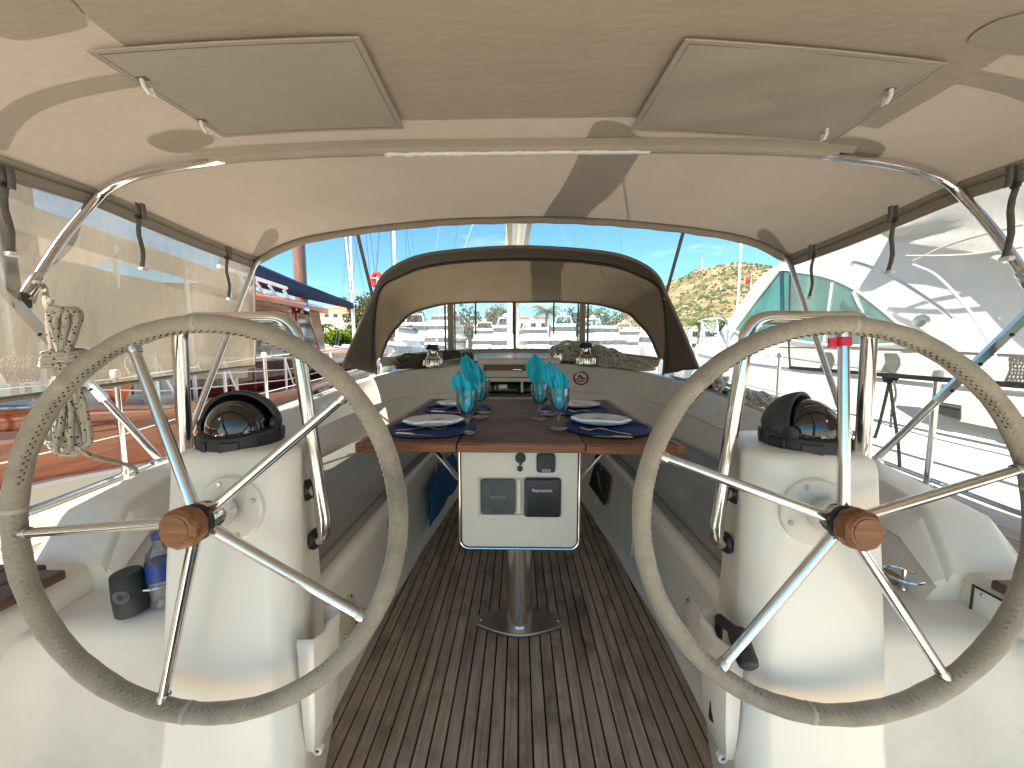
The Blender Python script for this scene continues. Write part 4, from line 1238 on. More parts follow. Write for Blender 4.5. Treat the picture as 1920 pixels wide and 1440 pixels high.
# tie-back straps with buckles
def hang(px, py0, py1, X, lab, nm='hanging_strap', w_=.019):
    a = P(px, py0, X=X); b_ = P(px + (2 if X < 0 else -2), py1, X=X)
    b_ = V(a.x - math.copysign(.0, X), a.y, b_.z)
    t = thing(nm, lab, 'strap', a, 'webbing straps hanging from the canopy sides')
    n_ = 8
    rws = [[a.lerp(b_, k / n_) + V(.006 * math.sin(k * 1.3), s * w_ / 2 , 0) for s in (-1, 1)] for k in range(n_ + 1)]
    MB().grid(rws).build('webbing', M['strap'], t, solid=.003)
    rws = [[a + V(-math.copysign(.014, X) + .003 * math.sin(k), .008 + s * w_ / 2, -k * .022) for s in (-1, 1)] for k in range(4)]
    MB().grid(rws).build('webbing_tail', M['strap'], t, solid=.003)
    MB().box(b_ + V(0, 0, -.006), (.02, w_ * 1.6, .014)).build('buckle', M['white_plastic'], t, bevel=.003)
    MB().box(a.lerp(b_, .22), (.012, w_ * 1.3, .018)).build('slider', M['rubber'], t, bevel=.003)
hang(258, 380, 500, -1.56, 'grey webbing strap hanging from the left canopy side, middle of the left three')
hang(424, 462, 558, -1.53, 'grey webbing strap nearest the front corner of the left canopy side')
hang(3, 310, 470, -1.57, 'grey webbing strap at the left border of the view')
hang(1680, 385, 505, 1.56, 'grey webbing strap hanging from the right canopy side, middle of the right three')
hang(1527, 458, 555, 1.53, 'grey webbing strap nearest the front corner of the right canopy side')
hang(1909, 308, 478, 1.57, 'grey webbing strap at the right border of the view')
# mesh side screens
for sgn in (-1, 1):
    rws = []; ny = 46; nz_ = 16
    for k in range(ny + 1):
        y = lerp(.95, 2.45, k / ny); W_ = Wb(y)
        tz_ = Zs(1, y) - .045
        bz = interp([(-.4, 1.0), (1.18, 1.03), (2.28, 1.073)], y) if sgn < 0 else interp([(-.4, 1.03), (1.28, 1.072), (2.4, 1.069)], y)
        rws.append([V(sgn * (lerp(W_, 1.66 + .05 * max(0, y - 1.5), t / nz_) + (.018 * math.sin(t / nz_ * math.pi) * (math.sin(y * 9 + t * .15) + .6 * math.sin(y * 17 - t * .3)))), y, lerp(tz_, bz, t / nz_)) for t in range(nz_ + 1)])
    o = MB().grid(rws).build('mesh_screen', M['screen' if sgn < 0 else 'screen_shade_side'], ang=80)
    tag(o, 'see-through beige mesh screen hanging along the ' + ('left side towards the wooden yacht' if sgn < 0 else 'right side towards the white motor yacht'), 'screen', 'mesh side screens')
    r2_ = [[V(sgn * (lerp(Wb(y), 1.66, t / 6) + .012 * math.sin(y * 8 + t) * math.sin(t / 6 * 3.14)), y, lerp(Zs(1, y) - .045, 1.03, t / 6)) for t in range(7)] for y in [-.6 + .155 * k for k in range(11)]]
    MB().grid(r2_).build('aft_sun_blocker', M['sun_blocker'], o, ang=80)  # unseen opaque cloth, added to keep direct sun off the helm area
    MB().tube([r_[-1] for r_ in rws], .011, 6, flat=1).build('bottom_hem', M['strap'], o)
    MB().tube([p for p in rws[-1]], .006, 6).build('front_hem', M['hem'], o)
# solar panel on its frame above the canopy
sp = thing('solar_panel', 'framed solar panel carried above the aft part of the canopy', 'solar panel', (0, .3, 2.05))
MB().lohi((-1.02, -.55, 2.085), (1.08, 1.19, 2.11)).build('panel_face', M['dark_glass'], sp)
MB().tube([V(-1.02, -.55, 2.097), V(1.08, -.55, 2.097), V(1.08, 1.19, 2.097), V(-1.02, 1.19, 2.097)], .018, 6, closed=True).build('panel_frame', M['alu'], sp)
for y in (.98, -.45):
    b = MB().box((0, y, 2.06), (3.4, .032, .03))
    for sgn in (-1, 1): b.tube([V(sgn * 1.7, y, 2.06), V(sgn * 1.76, y - .1, 1.2), V(sgn * 1.8, y - .15, .5)], .016, 8)
    b.build('support_frame', M['steel'], sp)

# ================================================================== SPRAY HOOD
hd = thing('spray_hood', 'dark grey spray hood with clear front windows over the companionway', 'spray hood', (0, 4.0, 1.0))
Hh = [(-1.362, 3.6, .945), (-1.372, 3.6, 1.28), (-1.338, 3.6, 1.61), (-1.273, 3.6, 1.765), (-1.118, 3.6, 1.85), (-.874, 3.6, 1.935), (-.48, 3.6, 1.985), (0, 3.6, 2.0)]
Eh = [(x_ * k_, y_ * k_, 1.2 + (z_ - 1.2) * k_) for (x_, y_, z_), k_ in (((-1.42, 3.06, 1.02), .98), ((-1.31, 3.13, 1.33), .94), ((-1.205, 3.23, 1.63), .87), ((-1.147, 3.27, 1.775), .82), ((-1.016, 3.27, 1.877), .81), ((-.794, 3.27, 1.957), .81), ((-.435, 3.27, 2.0), .81), ((0, 3.27, 2.02), .81))]
Fh = [(-1.362, 3.74, 1.09), (-1.335, 3.95, 1.30), (-1.265, 4.12, 1.45), (-1.19, 4.25, 1.56), (-1.03, 4.42, 1.645), (-.85, 4.6, 1.705), (-.48, 4.8, 1.748), (0, 4.9, 1.758)]
Bh = [(-1.362, 3.74, 1.082), (-1.335, 3.95, 1.09), (-1.265, 4.12, 1.10), (-1.18, 4.25, 1.115), (-1.03, 4.42, 1.135), (-.85, 4.6, 1.15), (-.48, 4.8, 1.16), (0, 4.9, 1.165)]
def full(h, n=5):
    h = [V(*p) for p in h]
    return spline(h + [V(-p.x, p.y, p.z) for p in h[-2::-1]], n)
HP, EP, FP, BP = full(Hh), full(Eh), full(Fh), full(Bh)
def wrk(p, a=.01): return p + V(mnoise.noise(p * 3.1), mnoise.noise(p * 2.7 + V(5, 0, 0)), mnoise.noise(p * 3.3 + V(0, 9, 0))) * a
def ruled(A, B, n, bulge=0, w_=.01):
    out = []
    for k in range(n + 1):
        t = k / n
        row = []
        for a, b in zip(A, B):
            p = a.lerp(b, t) + V(0, 0, bulge * math.sin(math.pi * t))
            row.append(wrk(p, w_ * math.sin(math.pi * t)))
        out.append(row)
    return out
MB().grid(ruled(EP, HP, 5, .012, .03)).build('hood_brow', M['hood'], hd, ang=80, solid=.004)
MB().grid(ruled(HP, FP, 9, .03, .03)).build('hood_roof', M['hood_in'], hd, ang=80)
MB().tube(EP, .012, 8).build('brow_hem', M['hood'], hd)
MB().tube([p + V(p.x * -.012, 0, -.012) for p in HP], .012, 10).build('hood_hoop', M['strap'], hd)
MB().tube(FP, .022, 8, flat=.6).build('front_seam', M['hood'], hd)
MB().tube(BP, .012, 8).build('base_seam', M['canvas_grey'], hd)
MB().grid([[p, V(p.x * .995, p.y + .01, p.z - .05), V(p.x * .99, p.y + .03, 1.0 if abs(p.x) > .9 else 1.05)] for p in BP]).build('base_skirt', M['tan_board'], hd, ang=80)
def front_at(px):
    best = min(range(len(FP)), key=lambda i: abs(FP[i].x / FP[i].y - (px - 973) / 721)); 
    k = (px - 973) / 721
    for i in range(len(FP) - 1):
        r0, r1 = FP[i].x / FP[i].y, FP[i + 1].x / FP[i + 1].y
        if min(r0, r1) <= k <= max(r0, r1) and abs(r1 - r0) > 1e-9:
            t = (k - r0) / (r1 - r0); return i + t
    return best
def at_i(path, f):
    i = min(int(f), len(path) - 2); return path[i].lerp(path[i + 1], f - i)
def win(px0, px1, lab=None):
    f0, f1 = front_at(px0), front_at(px1); n = max(4, int(abs(f1 - f0) * 2))
    rws = [[wrk(at_i(FP, lerp(f0, f1, k / n)).lerp(at_i(BP, lerp(f0, f1, k / n)), t / 6), .012) + V(0, .004, 0) for t in range(7)] for k in range(n + 1)]
    o = MB().grid(rws).build('window', M['vinyl'], hd, ang=80)
    if lab: o['label'] = lab
for a, b in ((714, 845), (845, 962), (962, 1090), (1090, 1232)): win(a, b)
def strip(px, w_, mt, nm, top=1.0, t0=0, t1=1, dy=-.012):
    f = front_at(px); a = at_i(FP, f).lerp(at_i(BP, f), t0); b = at_i(FP, f).lerp(at_i(BP, f), t1)
    MB().prism([a + V(-w_, dy, 0), a + V(w_, dy, 0), b + V(w_, dy, 0), b + V(-w_, dy, 0)], (0, .006, 0)).build(nm, M[mt], hd)
for px in (846, 1090): strip(px, .036, 'canvas_grey', 'window_divider'); strip(px - 10 if px < 973 else px + 10, .011, 'hood', 'divider_edge', dy=-.016); strip(px + 8 if px < 973 else px - 8, .008, 'hood', 'divider_edge', dy=-.016)
for px in (893, 962, 1037): strip(px, .010, 'strap', 'tie_strap', t0=0, t1=.68, dy=-.03)
for px in (962,): strip(px + 3, .016, 'hood', 'window_divider')

# ================================================================== MAST AND BOOM OF THE OWN BOAT
ms_ = thing('mast', 'white mast of the sailing yacht rising ahead of the spray hood', 'mast', (-.1, 7.0, 1.1))
MB().tube([V(-.1, 7, 1.1), V(-.1, 7, 14)], .085, 16, flat=1.3).build('spar', M['alu'], ms_)
for z in (5.2, 9.2): MB().bar(V(-1.1, 7.1, z), V(.9, 7.1, z), .03, 8).build('spreader', M['alu'], ms_)
for sx in (-1, 1):
    for (xb, yb, zt, xs, zs) in ((1.85, 7.05, 13.8, 1.0, 9.2), (1.7, 6.6, 5.2, None, 0)):
        pts = [V(sx * xb, yb, .8)] + ([V(sx * xs - .1, 7.1, 5.2), V(sx * xs - .1, 7.1, zs)] if xs else []) + [V(-.1, 7, zt)]
        MB().tube(pts, .006, 5).build('shroud', M['wire'], ms_)
bo = thing('boom', 'white boom with stowed sail running aft from the mast over the canopy', 'boom', (0, 4, 2.4))
a, b_ = V(-.08, 6.9, 2.36), V(.09, 1.0, 2.48)
MB().tube([a, b_], .075, 14, flat=1.35).build('spar', M['alu'], bo)
rws = []
for k in range(24):
    t = k / 23; p = a.lerp(b_, t) + V(0, 0, .09)
    rws.append([p + V(math.cos(R(q)) * lerp(.17, .085, t) * (1 + .1 * math.sin(k * 2 + q)), 0, math.sin(R(q)) * lerp(.34, .15, t) + .02 * math.sin(k * 1.3)) for q in range(-20, 201, 20)])
MB().grid(rws, closed=True, cap=True).build('stowed_sail', M['cover'], bo, ang=80)
MB().bar(V(-.09, 6.88, 1.25), V(-.03, 5.3, 2.3), .035, 10).build('kicker', M['grey_spar'], bo)
MB().tube([b_ + V(0, 0, .05), V(-.1, 6.9, 13.9)], .005, 5).build('topping_lift', M['wire'], bo)
for sx in (-1, 1): MB().tube([V(.06 + sx * .12, 2.4, 2.6), V(sx * .9 - .1, 7.1, 9.2)], .004, 5).build('lazy_jack', M['wire'], bo)

# ================================================================== DECK GEAR
allc = [coam[-1], coam[1]]
def winch(px, py, lab):
    l = P(px, py, Y=4.02); l.z = 1.012 if abs(l.x) < .75 else .992
    t = thing('winch', lab, 'winch', l, 'sheet winches')
    MB().lathe([(.0, 0), (.1, 0), (.102, .01), (.1, .07), (.092, .085), (.075, .1), (.06, .118), (.056, .15), (.06, .175), (.066, .18)], l, (0, 0, 1), 30).build('drum', M['steel'], t)
    rb_ = MB()
    for k in range(24):
        a = 2 * math.pi * k / 24; rb_.bar(l + V(.1 * math.cos(a), .1 * math.sin(a), .012), l + V(.1 * math.cos(a), .1 * math.sin(a), .07), .004, 5)
    rb_.build('grip_rib', M['steel'], t)
    tp_ = MB().lathe([(.062, .176), (.07, .182), (.07, .2), (.06, .208), (.06, .222), (.045, .23), (.0, .23)], l, (0, 0, 1), 24).build('self_tailer', M['black'], t)
    MB().box(l + V(.05, -.03, .2), (.06, .014, .012)).build('feeder_arm', M['brushed'], tp_)
winch(812, 684, 'chrome winch on the cabin edge left of the companionway, dark rope beside it')
winch(1098, 681, 'chrome winch right of the companionway, in front of the pale rope heap')
def clutch(p, s, lab, mt):
    t = thing('rope_clutch', lab, 'clutch', p, 'rope clutches beside the companionway')
    MB().box(p + V(0, 0, s[2] / 2), s).build('clutch_body', M[mt], t, bevel=.008)
    n_ = max(2, int(s[0] / .035))
    for k in range(n_):
        MB().box(p + V(-s[0] / 2 + (k + .5) * s[0] / n_, -s[1] * .3, s[2] + .006), (.022, s[1] * .7, .016)).build('lever', M['rubber' if mt == 'black' else 'steel'], t, bevel=.003)
clutch(V(-.74, 4.28, 1.055), (.19, .14, .09), 'black rope clutch with levers just right of the left winch', 'black')
clutch(V(-.56, 4.24, 1.04), (.12, .14, .085), 'small dark rope clutch nearest the companionway on the left', 'black')
clutch(V(.42, 4.24, 1.04), (.10, .12, .075), 'steel rope clutch nearest the companionway on the right', 'steel')
clutch(V(.60, 4.26, 1.045), (.1, .12, .09), 'black rope clutch behind the right winch', 'black')

def heap(lab, p0, p1, n, h0, h1, dep, r, mt, seed):
    """a flaked heap of rope: many standing bights between two ends of a pile"""
    random.seed(seed)
    t = thing('rope_coil', lab, 'rope', p0.lerp(p1, .5), None)
    ax_ = (p1 - p0).normalized(); sd = V(-ax_.y, ax_.x, 0).normalized()
    for i in range(n):
        f = random.random(); hh = lerp(h0, h1, f) * random.uniform(.45, 1) * (1 - .6 * max(0, abs(f - .4) - .35))
        c = p0.lerp(p1, f) + sd * random.uniform(-dep, dep) * .5 + V(0, 0, hh * random.uniform(.35, .6))
        e1 = random.uniform(.08, .17); e2 = hh * random.uniform(.3, .5); tw = random.uniform(-.6, .6); ro = random.uniform(-.7, .9)
        pts = []
        for k in range(14):
            a_ = 2 * math.pi * k / 14
            u, v = e1 * math.cos(a_), e2 * math.sin(a_) + .012 * math.sin(3 * a_ + i)
            u, v = u * math.cos(ro) - v * math.sin(ro), (u * math.sin(ro) * .55 + v * math.cos(ro))
            q = c + ax_ * u + V(0, 0, v) + sd * (tw * e2 * math.cos(a_ + i) + .02 * math.sin(2 * a_ + i))
            q.z = max(lerp(p0.z, p1.z, f) + r, q.z)
            pts.append(q)
        MB().tube(spline(pts, 2, True), r, 7, closed=True).build('rope_loop', M[mt], t)
    return t
heap('big heap of pale braided rope behind the right winch against the window', V(.50, 4.24, 1.05), V(1.0, 4.1, 1.0), 34, .24, .2, .16, .017, 'rope_grey', 5)
heap('pale braided rope heap trailing from the right winch towards the hood hoop', V(.92, 4.06, .985), V(1.27, 3.88, .955), 22, .17, .09, .12, .0165, 'rope_grey', 6)
heap('dark brown rope coil lying left of the left winch', V(-1.2, 3.93, .965), V(-.98, 4.02, .985), 16, .12, .16, .12, .014, 'dark_rope', 3)
heap('grey speckled rope bundle on the right coaming beside the pedestal guard', V(1.47, 2.45, .845), V(1.5, 2.05, .81), 12, .10, .08, .06, .014, 'rope_grey', 9)
heap('grey rope hank lying on the right coaming shoulder outside the spray hood', V(1.52, 3.15, .89), V(1.5, 2.75, .86), 12, .16, .13, .08, .014, 'rope_grey', 12)
tag(MB().tube(spline([V(1.42, 3.5, .92), V(1.46, 3.1, .91), V(1.5, 2.6, .885), V(1.52, 2.2, .86), V(1.5, 1.95, .815), V(1.56, 1.7, .8)], 6), .013, 8).build('jib_sheet', M['rope_grey']), 'grey speckled rope lying along the right coaming top', 'rope')
tag(MB().tube(spline([V(-.95, 4.0, 1.0), V(-.75, 3.97, 1.02), V(-.86, 4.1, 1.03), V(-.6, 4.15, 1.08)], 6), .009, 8).build('winch_line', M['rope']), 'loose rope end running from the left winch to the clutches', 'rope')
# genoa tracks on the coaming shoulders
for sgn in (-1, 1):
    o = MB().tube([V(sgn * x, y, z) for x, y, z in ((1.46, 2.5, .852), (1.46, 3.1, .895), (1.4, 3.55, .93))], .011, 4).build('deck_track', M['brushed'])
    tag(o, 'steel fitting track on the ' + ('left' if sgn < 0 else 'right') + ' coaming top below the spray hood', 'track')
    for y in (2.7, 2.95, 3.3): MB().box((sgn * 1.455, y, interp([(2.5, .865), (3.55, .94)], y)), (.03, .06, .022)).build('slider', M['black'], o, bevel=.004)

# no-heels sign
l, nrm, _ = hit(1089, 709, allc)
sg = thing('no_shoes_sign', 'round white sticker forbidding high heeled shoes on the cabin front', 'sign', l)
u = V(0, 0, 1).cross(nrm).normalized(); u = u if u.x > 0 else -u; vv_ = nrm.cross(u).normalized(); vv_ = vv_ if vv_.z > 0 else -vv_
r0 = 14.5 / 721 * l.y
dk = MB().lathe([(r0, .0005), (r0, .0018), (0, .0018)], l, nrm, 40).build('disc', M['white_paint'], sg)
MB().grid([[l + (u * math.cos(2 * math.pi * k / 40) + vv_ * math.sin(2 * math.pi * k / 40)) * rad + nrm * .0026 for k in range(40)] for rad in (r0, r0 * .78)], closed=True).build('red_ring', M['sign_red'], sg)
def flat2(pts, n_): return [l + u * x * r0 + vv_ * y * r0 + nrm * n_ for x, y in pts]
MB().prism(flat2([(-.42, .1), (-.2, .42), (-.02, .5), (.04, .3), (.25, .08), (.5, -.02), (.5, -.12), (.12, -.08), (-.1, .12), (-.3, .14), (-.34, -.1), (-.4, -.1)], .0022), nrm * .0006).build('shoe_symbol', M['black'], sg, smooth=False)
MB().prism(flat2([(-.5, -.3), (-.1, -.44), (.3, -.3), (.5, -.18), (.5, -.28), (.2, -.5), (-.2, -.58), (-.5, -.42)], .0022), nrm * .0006).build('sole_symbol', M['black'], sg, smooth=False)
MB().prism(flat2([(-.8, -.12), (.8, -.0), (.8, -.14), (-.8, -.26)], .0030), nrm * .0006).build('red_bar', M['sign_red'], sg, smooth=False)

# hank of rope hanging from the left strut
random.seed(4)
hk = thing('hanging_rope', 'hank of white rope with black flecks hanging from the left strut', 'rope', P(70, 530, X=-1.62))
Yh = 1.22
def hx(px, py, d=0): return P(px, py, Y=Yh + d)
for i in range(9):
    top_ = hx(108 + i * 4 + random.uniform(-4, 4), 590 + random.uniform(-8, 8), random.uniform(-.03, .03))
    bot = hx(96 + i * 8, 846 - abs(i - 4) * 2 + random.uniform(-10, 10), random.uniform(-.03, .03))
    wst = hx(112 + i * 2.2, 675, random.uniform(-.02, .02))
    wd = .018 + random.uniform(0, .01)
    pts = [top_ + V(-wd, 0, -.01), top_ + V(0, 0, .012), top_ + V(wd, 0, -.01), top_.lerp(wst, .5) + V(wd * 1.1, -.01, 0), wst + V(.01, -.008, 0), wst.lerp(bot, .5) + V(wd, 0, 0), bot + V(wd * .9, 0, .02), bot + V(0, 0, 0), bot + V(-wd * .9, 0, .02), wst.lerp(bot, .5) + V(-wd, 0, 0), wst + V(-.01, .008, 0), top_.lerp(wst, .5) + V(-wd * 1.1, .01, 0)]
    MB().tube(spline(pts, 5, True), .0072, 8, closed=True).build('rope_loop', M['rope'], hk)
for i in range(4):
    c = hx(121, 660 + i * 9); e1 = .05 + .004 * i
    MB().tube([c + V(e1 * math.cos(2 * math.pi * k / 18), .04 * math.sin(2 * math.pi * k / 18), .006 * math.sin(2 * math.pi * k / 18 + i)) for k in range(18)], .0072, 8, closed=True).build('rope_wrap', M['rope'], hk)
MB().tube(spline([P(60, 560, X=-1.64), P(50, 545, X=-1.66), P(66, 530, X=-1.63), P(84, 540, X=-1.6), P(86, 570, X=-1.5), hx(100, 590), hx(120, 600), hx(118, 585)], 6), .0072, 8).build('rope_hitch', M['rope'], hk)
MB().tube(spline([hx(96, 560), hx(90, 600), hx(95, 640), hx(103, 690)], 6), .0072, 8).build('rope_part', M['rope'], hk)
MB().tube(spline([hx(150, 840), hx(165, 852), P(190, 860, X=-1.42), P(225, 868, X=-1.44), P(252, 878, X=-1.45), P(256, 890, X=-1.46)], 6), .0072, 8).build('rope_tail', M['rope'], hk)

# guard wires and stanchions of the own boat
for sgn in (-1, 1):
    ys_ = [(.2, .50), (1.78, .51), (2.9, .575), (5.2, .705), (7.6, .77)]
    st_ = []
    for (y, z0) in ys_:
        be = interp([(-1.5, 1.75), (1.5, 1.95), (4, 2.02), (7, 1.8), (9, 1.35)], y) - .05
        nm = {.2: 'behind the wheel', 1.78: 'beside the mesh screen', 2.9: 'just ahead of the mesh screen', 5.2: 'abreast of the spray hood', 7.6: 'abreast of the mast'}[y]
        t = thing('stanchion', 'slim steel guard rail stanchion on the ' + ('left' if sgn < 0 else 'right') + ' deck edge ' + nm, 'stanchion', (sgn * be, y, z0), 'guard rail stanchions')
        MB().bar(V(sgn * be, y, z0), V(sgn * be, y, z0 + .56), .0125, 10).build('tube', M['steel'], t)
        MB().lathe([(.03, 0), (.028, .02), (.016, .05)], V(sgn * be, y, z0), (0, 0, 1), 12).build('base', M['steel'], t)
        MB().lathe([(.017, .545), (.02, .56), (.017, .58), (0, .585)], V(sgn * be, y, z0), (0, 0, 1), 12).build('cap', M['white_plastic'], t)
        st_.append(V(sgn * be, y, z0))
    for h_, nm in ((.55, 'upper'), (.28, 'lower')):
        o = MB().tube([p + V(0, 0, h_ - .01 * (i % 2)) for i, p in enumerate(st_)], .0035, 5).build('guard_wire', M['steel'])
        tag(o, nm + ' steel guard wire along the ' + ('left' if sgn < 0 else 'right') + ' deck edge', 'guard wire', 'guard wires')
# woven net pads tied to the guard wires
M['net'] = pmat('woven net cord', (.34, .31, .26, 1), .85, var=.2, vscale=60)
def net_pad(px0, px1, py0, py1, X, lab):
    c = P((px0 + px1) / 2, py1, X=X)
    h = (P(px0, py0, X=X) - P(px0, py1, X=X)).z; wdt = abs(P(px0, py1, X=X).y - P(px1, py1, X=X).y)
    t = thing('net_pad', lab, 'net pad', c, 'woven net pads along the guard rails')
    nx = 9
    def q(u, v): return c + V(math.copysign(1, X) * (.02 * math.sin(v * 3)), (u - .5) * wdt * (1 - .12 * (v > .85)), v * h)
    for i in range(nx):
        for kind in (0, 1):
            pts = [q(i / (nx - 1), k / 10) if kind else q(k / 10, i / (nx - 1)) for k in range(11)]
            pts = [p + V(.004 * math.sin(k * math.pi + i), 0, 0) for k, p in enumerate(pts)]
            MB().tube(pts, h * .030, 5).build('cord', M['net'], t)
    MB().tube([q(0, 0), q(0, .5), q(0, .9), q(.12, 1), q(.5, 1), q(.88, 1), q(1, .9), q(1, .5), q(1, 0)], h * .035, 6, closed=True).build('rim', M['net'], t)
net_pad(12, 72, 668, 716, -1.86, 'woven net pad behind the left screen, nearest the hanging rope')
net_pad(244, 272, 665, 700, -1.88, 'woven net pad behind the left screen, beyond the wheel rim')
net_pad(378, 408, 670, 694, -1.9, 'woven net pad behind the left screen, nearest its front edge')
net_pad(1536, 1556, 662, 694, 1.9, 'woven net pad behind the right screen, nearest its front edge')
net_pad(1652, 1678, 664, 698, 1.88, 'woven net pad behind the right screen, above the black cord')
net_pad(1880, 1935, 672, 724, 1.86, 'woven net pad behind the right screen, by the right border')
# black cord tied to the right guard wire
cd = thing('tied_cord', 'black cord tied to the right guard wire with two hanging ends', 'cord', P(1668, 712, X=1.87))
kn = P(1668, 712, X=1.87)
MB().tube([kn + V(.02 * math.cos(k), .03 * math.sin(k * 1.7), .012 * math.sin(k * 2.3)) for k in range(12)], .009, 6).build('knot', M['black'], cd)
MB().tube(spline([kn, P(1662, 740, X=1.86), P(1650, 790, X=1.84), P(1640, 822, X=1.82)], 5), .007, 6).build('cord_end', M['strap'], cd)
MB().tube(spline([kn, P(1674, 760, X=1.86), P(1684, 830, X=1.83), P(1687, 876, X=1.8)], 5), .007, 6).build('cord_end', M['strap'], cd)
MB().tube(spline([kn + V(0, -.02, 0), P(1680, 740, X=1.88), P(1672, 770, X=1.88), P(1670, 802, X=1.88)], 5), .005, 6).build('cord_end', M['rope_grey'], cd)
# ================================================================== WATER, QUAY, GROUND, HILL
def water_mat():
    k = NT('harbour water')
    vec = k.coord((1, 1, 1))
    k.b.inputs['Base Color'].default_value = (.012, .05, .055, 1); k.b.inputs['Roughness'].default_value = .06
    k.l(k.bump(k.noise(vec, 1.6, 4, .6, .4), .5, .08), k.b.inputs['Normal'])
    return k.m
M['water'] = water_mat()
M['quay'] = pmat('pale concrete quay', (.45, .43, .39, 1), .8, var=.1, vscale=.6, bump=.2, bscale=8)
M['pave'] = pmat('sandy paving', (.36, .30, .23, 1), .85, var=.12, vscale=.8, bump=.2, bscale=6)
M['ground'] = pmat('dry ground', (.30, .24, .16, 1), .9, var=.2, vscale=.05)
tag(MB().add([V(-2500, -600, -.8), V(2500, -600, -.8), V(2500, 48, -.8), V(-2500, 48, -.8)], [(0, 1, 2, 3)]).build('water', M['water'], smooth=False), kind='structure')
tag(MB().lohi((-400, -60, -3), (400, -3.2, -.05)).build('bounce_quay', M['pave'], smooth=False), kind='structure')  # unseen ground behind the stern, added to bounce warm sunlight under the canopy
tag(MB().lohi((-2500, 47, -3), (2500, 53, .35)).build('quay', M['quay'], smooth=False), kind='structure')
tag(MB().add([V(-2500, 52.9, .345), V(2500, 52.9, .345), V(2500, 5000, .345), V(-2500, 5000, .345)], [(0, 1, 2, 3)]).build('ground', M['ground'], smooth=False), kind='structure')

def hill_h(x, y):
    sx = 135 if x < 300 else 230
    g_ = math.exp(-((x - 305) / sx) ** 2)
    f_ = max(0, min(1, (y - 270) / 330)); f_ = f_ * f_ * (3 - 2 * f_)
    b_ = max(0, min(1, (1150 - y) / 450)); b_ = b_ * b_ * (3 - 2 * b_)
    nzz = mnoise.fractal(V(x * .012, y * .012, 0), 1, 2, 5)
    return 121 * g_ * f_ * b_ * (1 + .10 * nzz) + (4 * mnoise.noise(V(x * .05, y * .05, 3)) + 2.5 * abs(mnoise.noise(V(x * .13, y * .13, 1)))) * g_ * f_
def hill_mat():
    k = NT('dry hillside')
    vec = k.coord()
    a = k.ramp(k.noise(vec, .05, 9, .7), [(.3, srgb(104, 82, 58)), (.5, srgb(138, 110, 78)), (.7, srgb(158, 134, 104))])
    rck = k.noise(k.coord((.06, .06, .35)), 1.2, 9, .75)
    c = k.mix(k.ramp(rck, [(.54, g(0)), (.64, g(.85))]), a, srgb(196, 186, 172))
    grn = k.noise(vec, .022, 10, .72)
    c = k.mix(k.ramp(grn, [(.44, g(0)), (.58, g(.85))]), c, srgb(68, 74, 40))
    k.l(c, k.b.inputs['Base Color']); k.b.inputs['Roughness'].default_value = .95
    k.l(k.bump(rck, .8, 3), k.b.inputs['Normal'])
    return k.m
rows = []
for j in range(70):
    y = 265 + j * 13
    rows.append([V(x, y, hill_h(x, y) + .2) for x in [-260 + i * 11 for i in range(110)]])
tag(MB().grid(rows).build('hill', hill_mat(), ang=180, origin=(330, 600, 0)), kind='structure')
M['bush'] = pmat('maquis scrub', (.04, .055, .02, 1), .9, var=.4, vscale=.3)
random.seed(21)
bm_ = MB()
OCT = [(1, 0, 0), (.3, .95, 0), (-.8, .6, .0), (-.8, -.6, 0), (.3, -.95, 0), (.5, .3, .7), (-.4, .4, .75), (-.1, -.5, .8), (0, 0, 1)]
OF = [(0, 1, 5), (1, 6, 5), (1, 2, 6), (2, 3, 6), (3, 7, 6), (3, 4, 7), (4, 0, 5), (4, 5, 7), (5, 6, 8), (6, 7, 8), (7, 5, 8)]
n_ = 0
while n_ < 6500:
    x, y = random.uniform(60, 620), random.uniform(300, 640)
    dens_ = .5 + .9 * mnoise.noise(V(x * .016, y * .016, 7)) + (.35 if 370 < y < 520 else -.05)
    if y > 560: dens_ -= .15
    if random.random() > dens_: continue
    s = random.uniform(.7, 2.4) * (1.25 if y < 480 else 1)
    h = hill_h(x, y); rz = random.uniform(0, 6)
    bm_.add([V(x + (a * math.cos(rz) - b * math.sin(rz)) * s * random.uniform(.8, 1.2), y + (a * math.sin(rz) + b * math.cos(rz)) * s, h - .3 + c * s * random.uniform(.8, 1.3)) for a, b, c in OCT], OF)
    n_ += 1
tag(bm_.build('hill_scrub', M['bush'], smooth=False, origin=(330, 450, 0)), 'dark green scrub scattered over the dry hillside', 'scrub', kind='stuff')
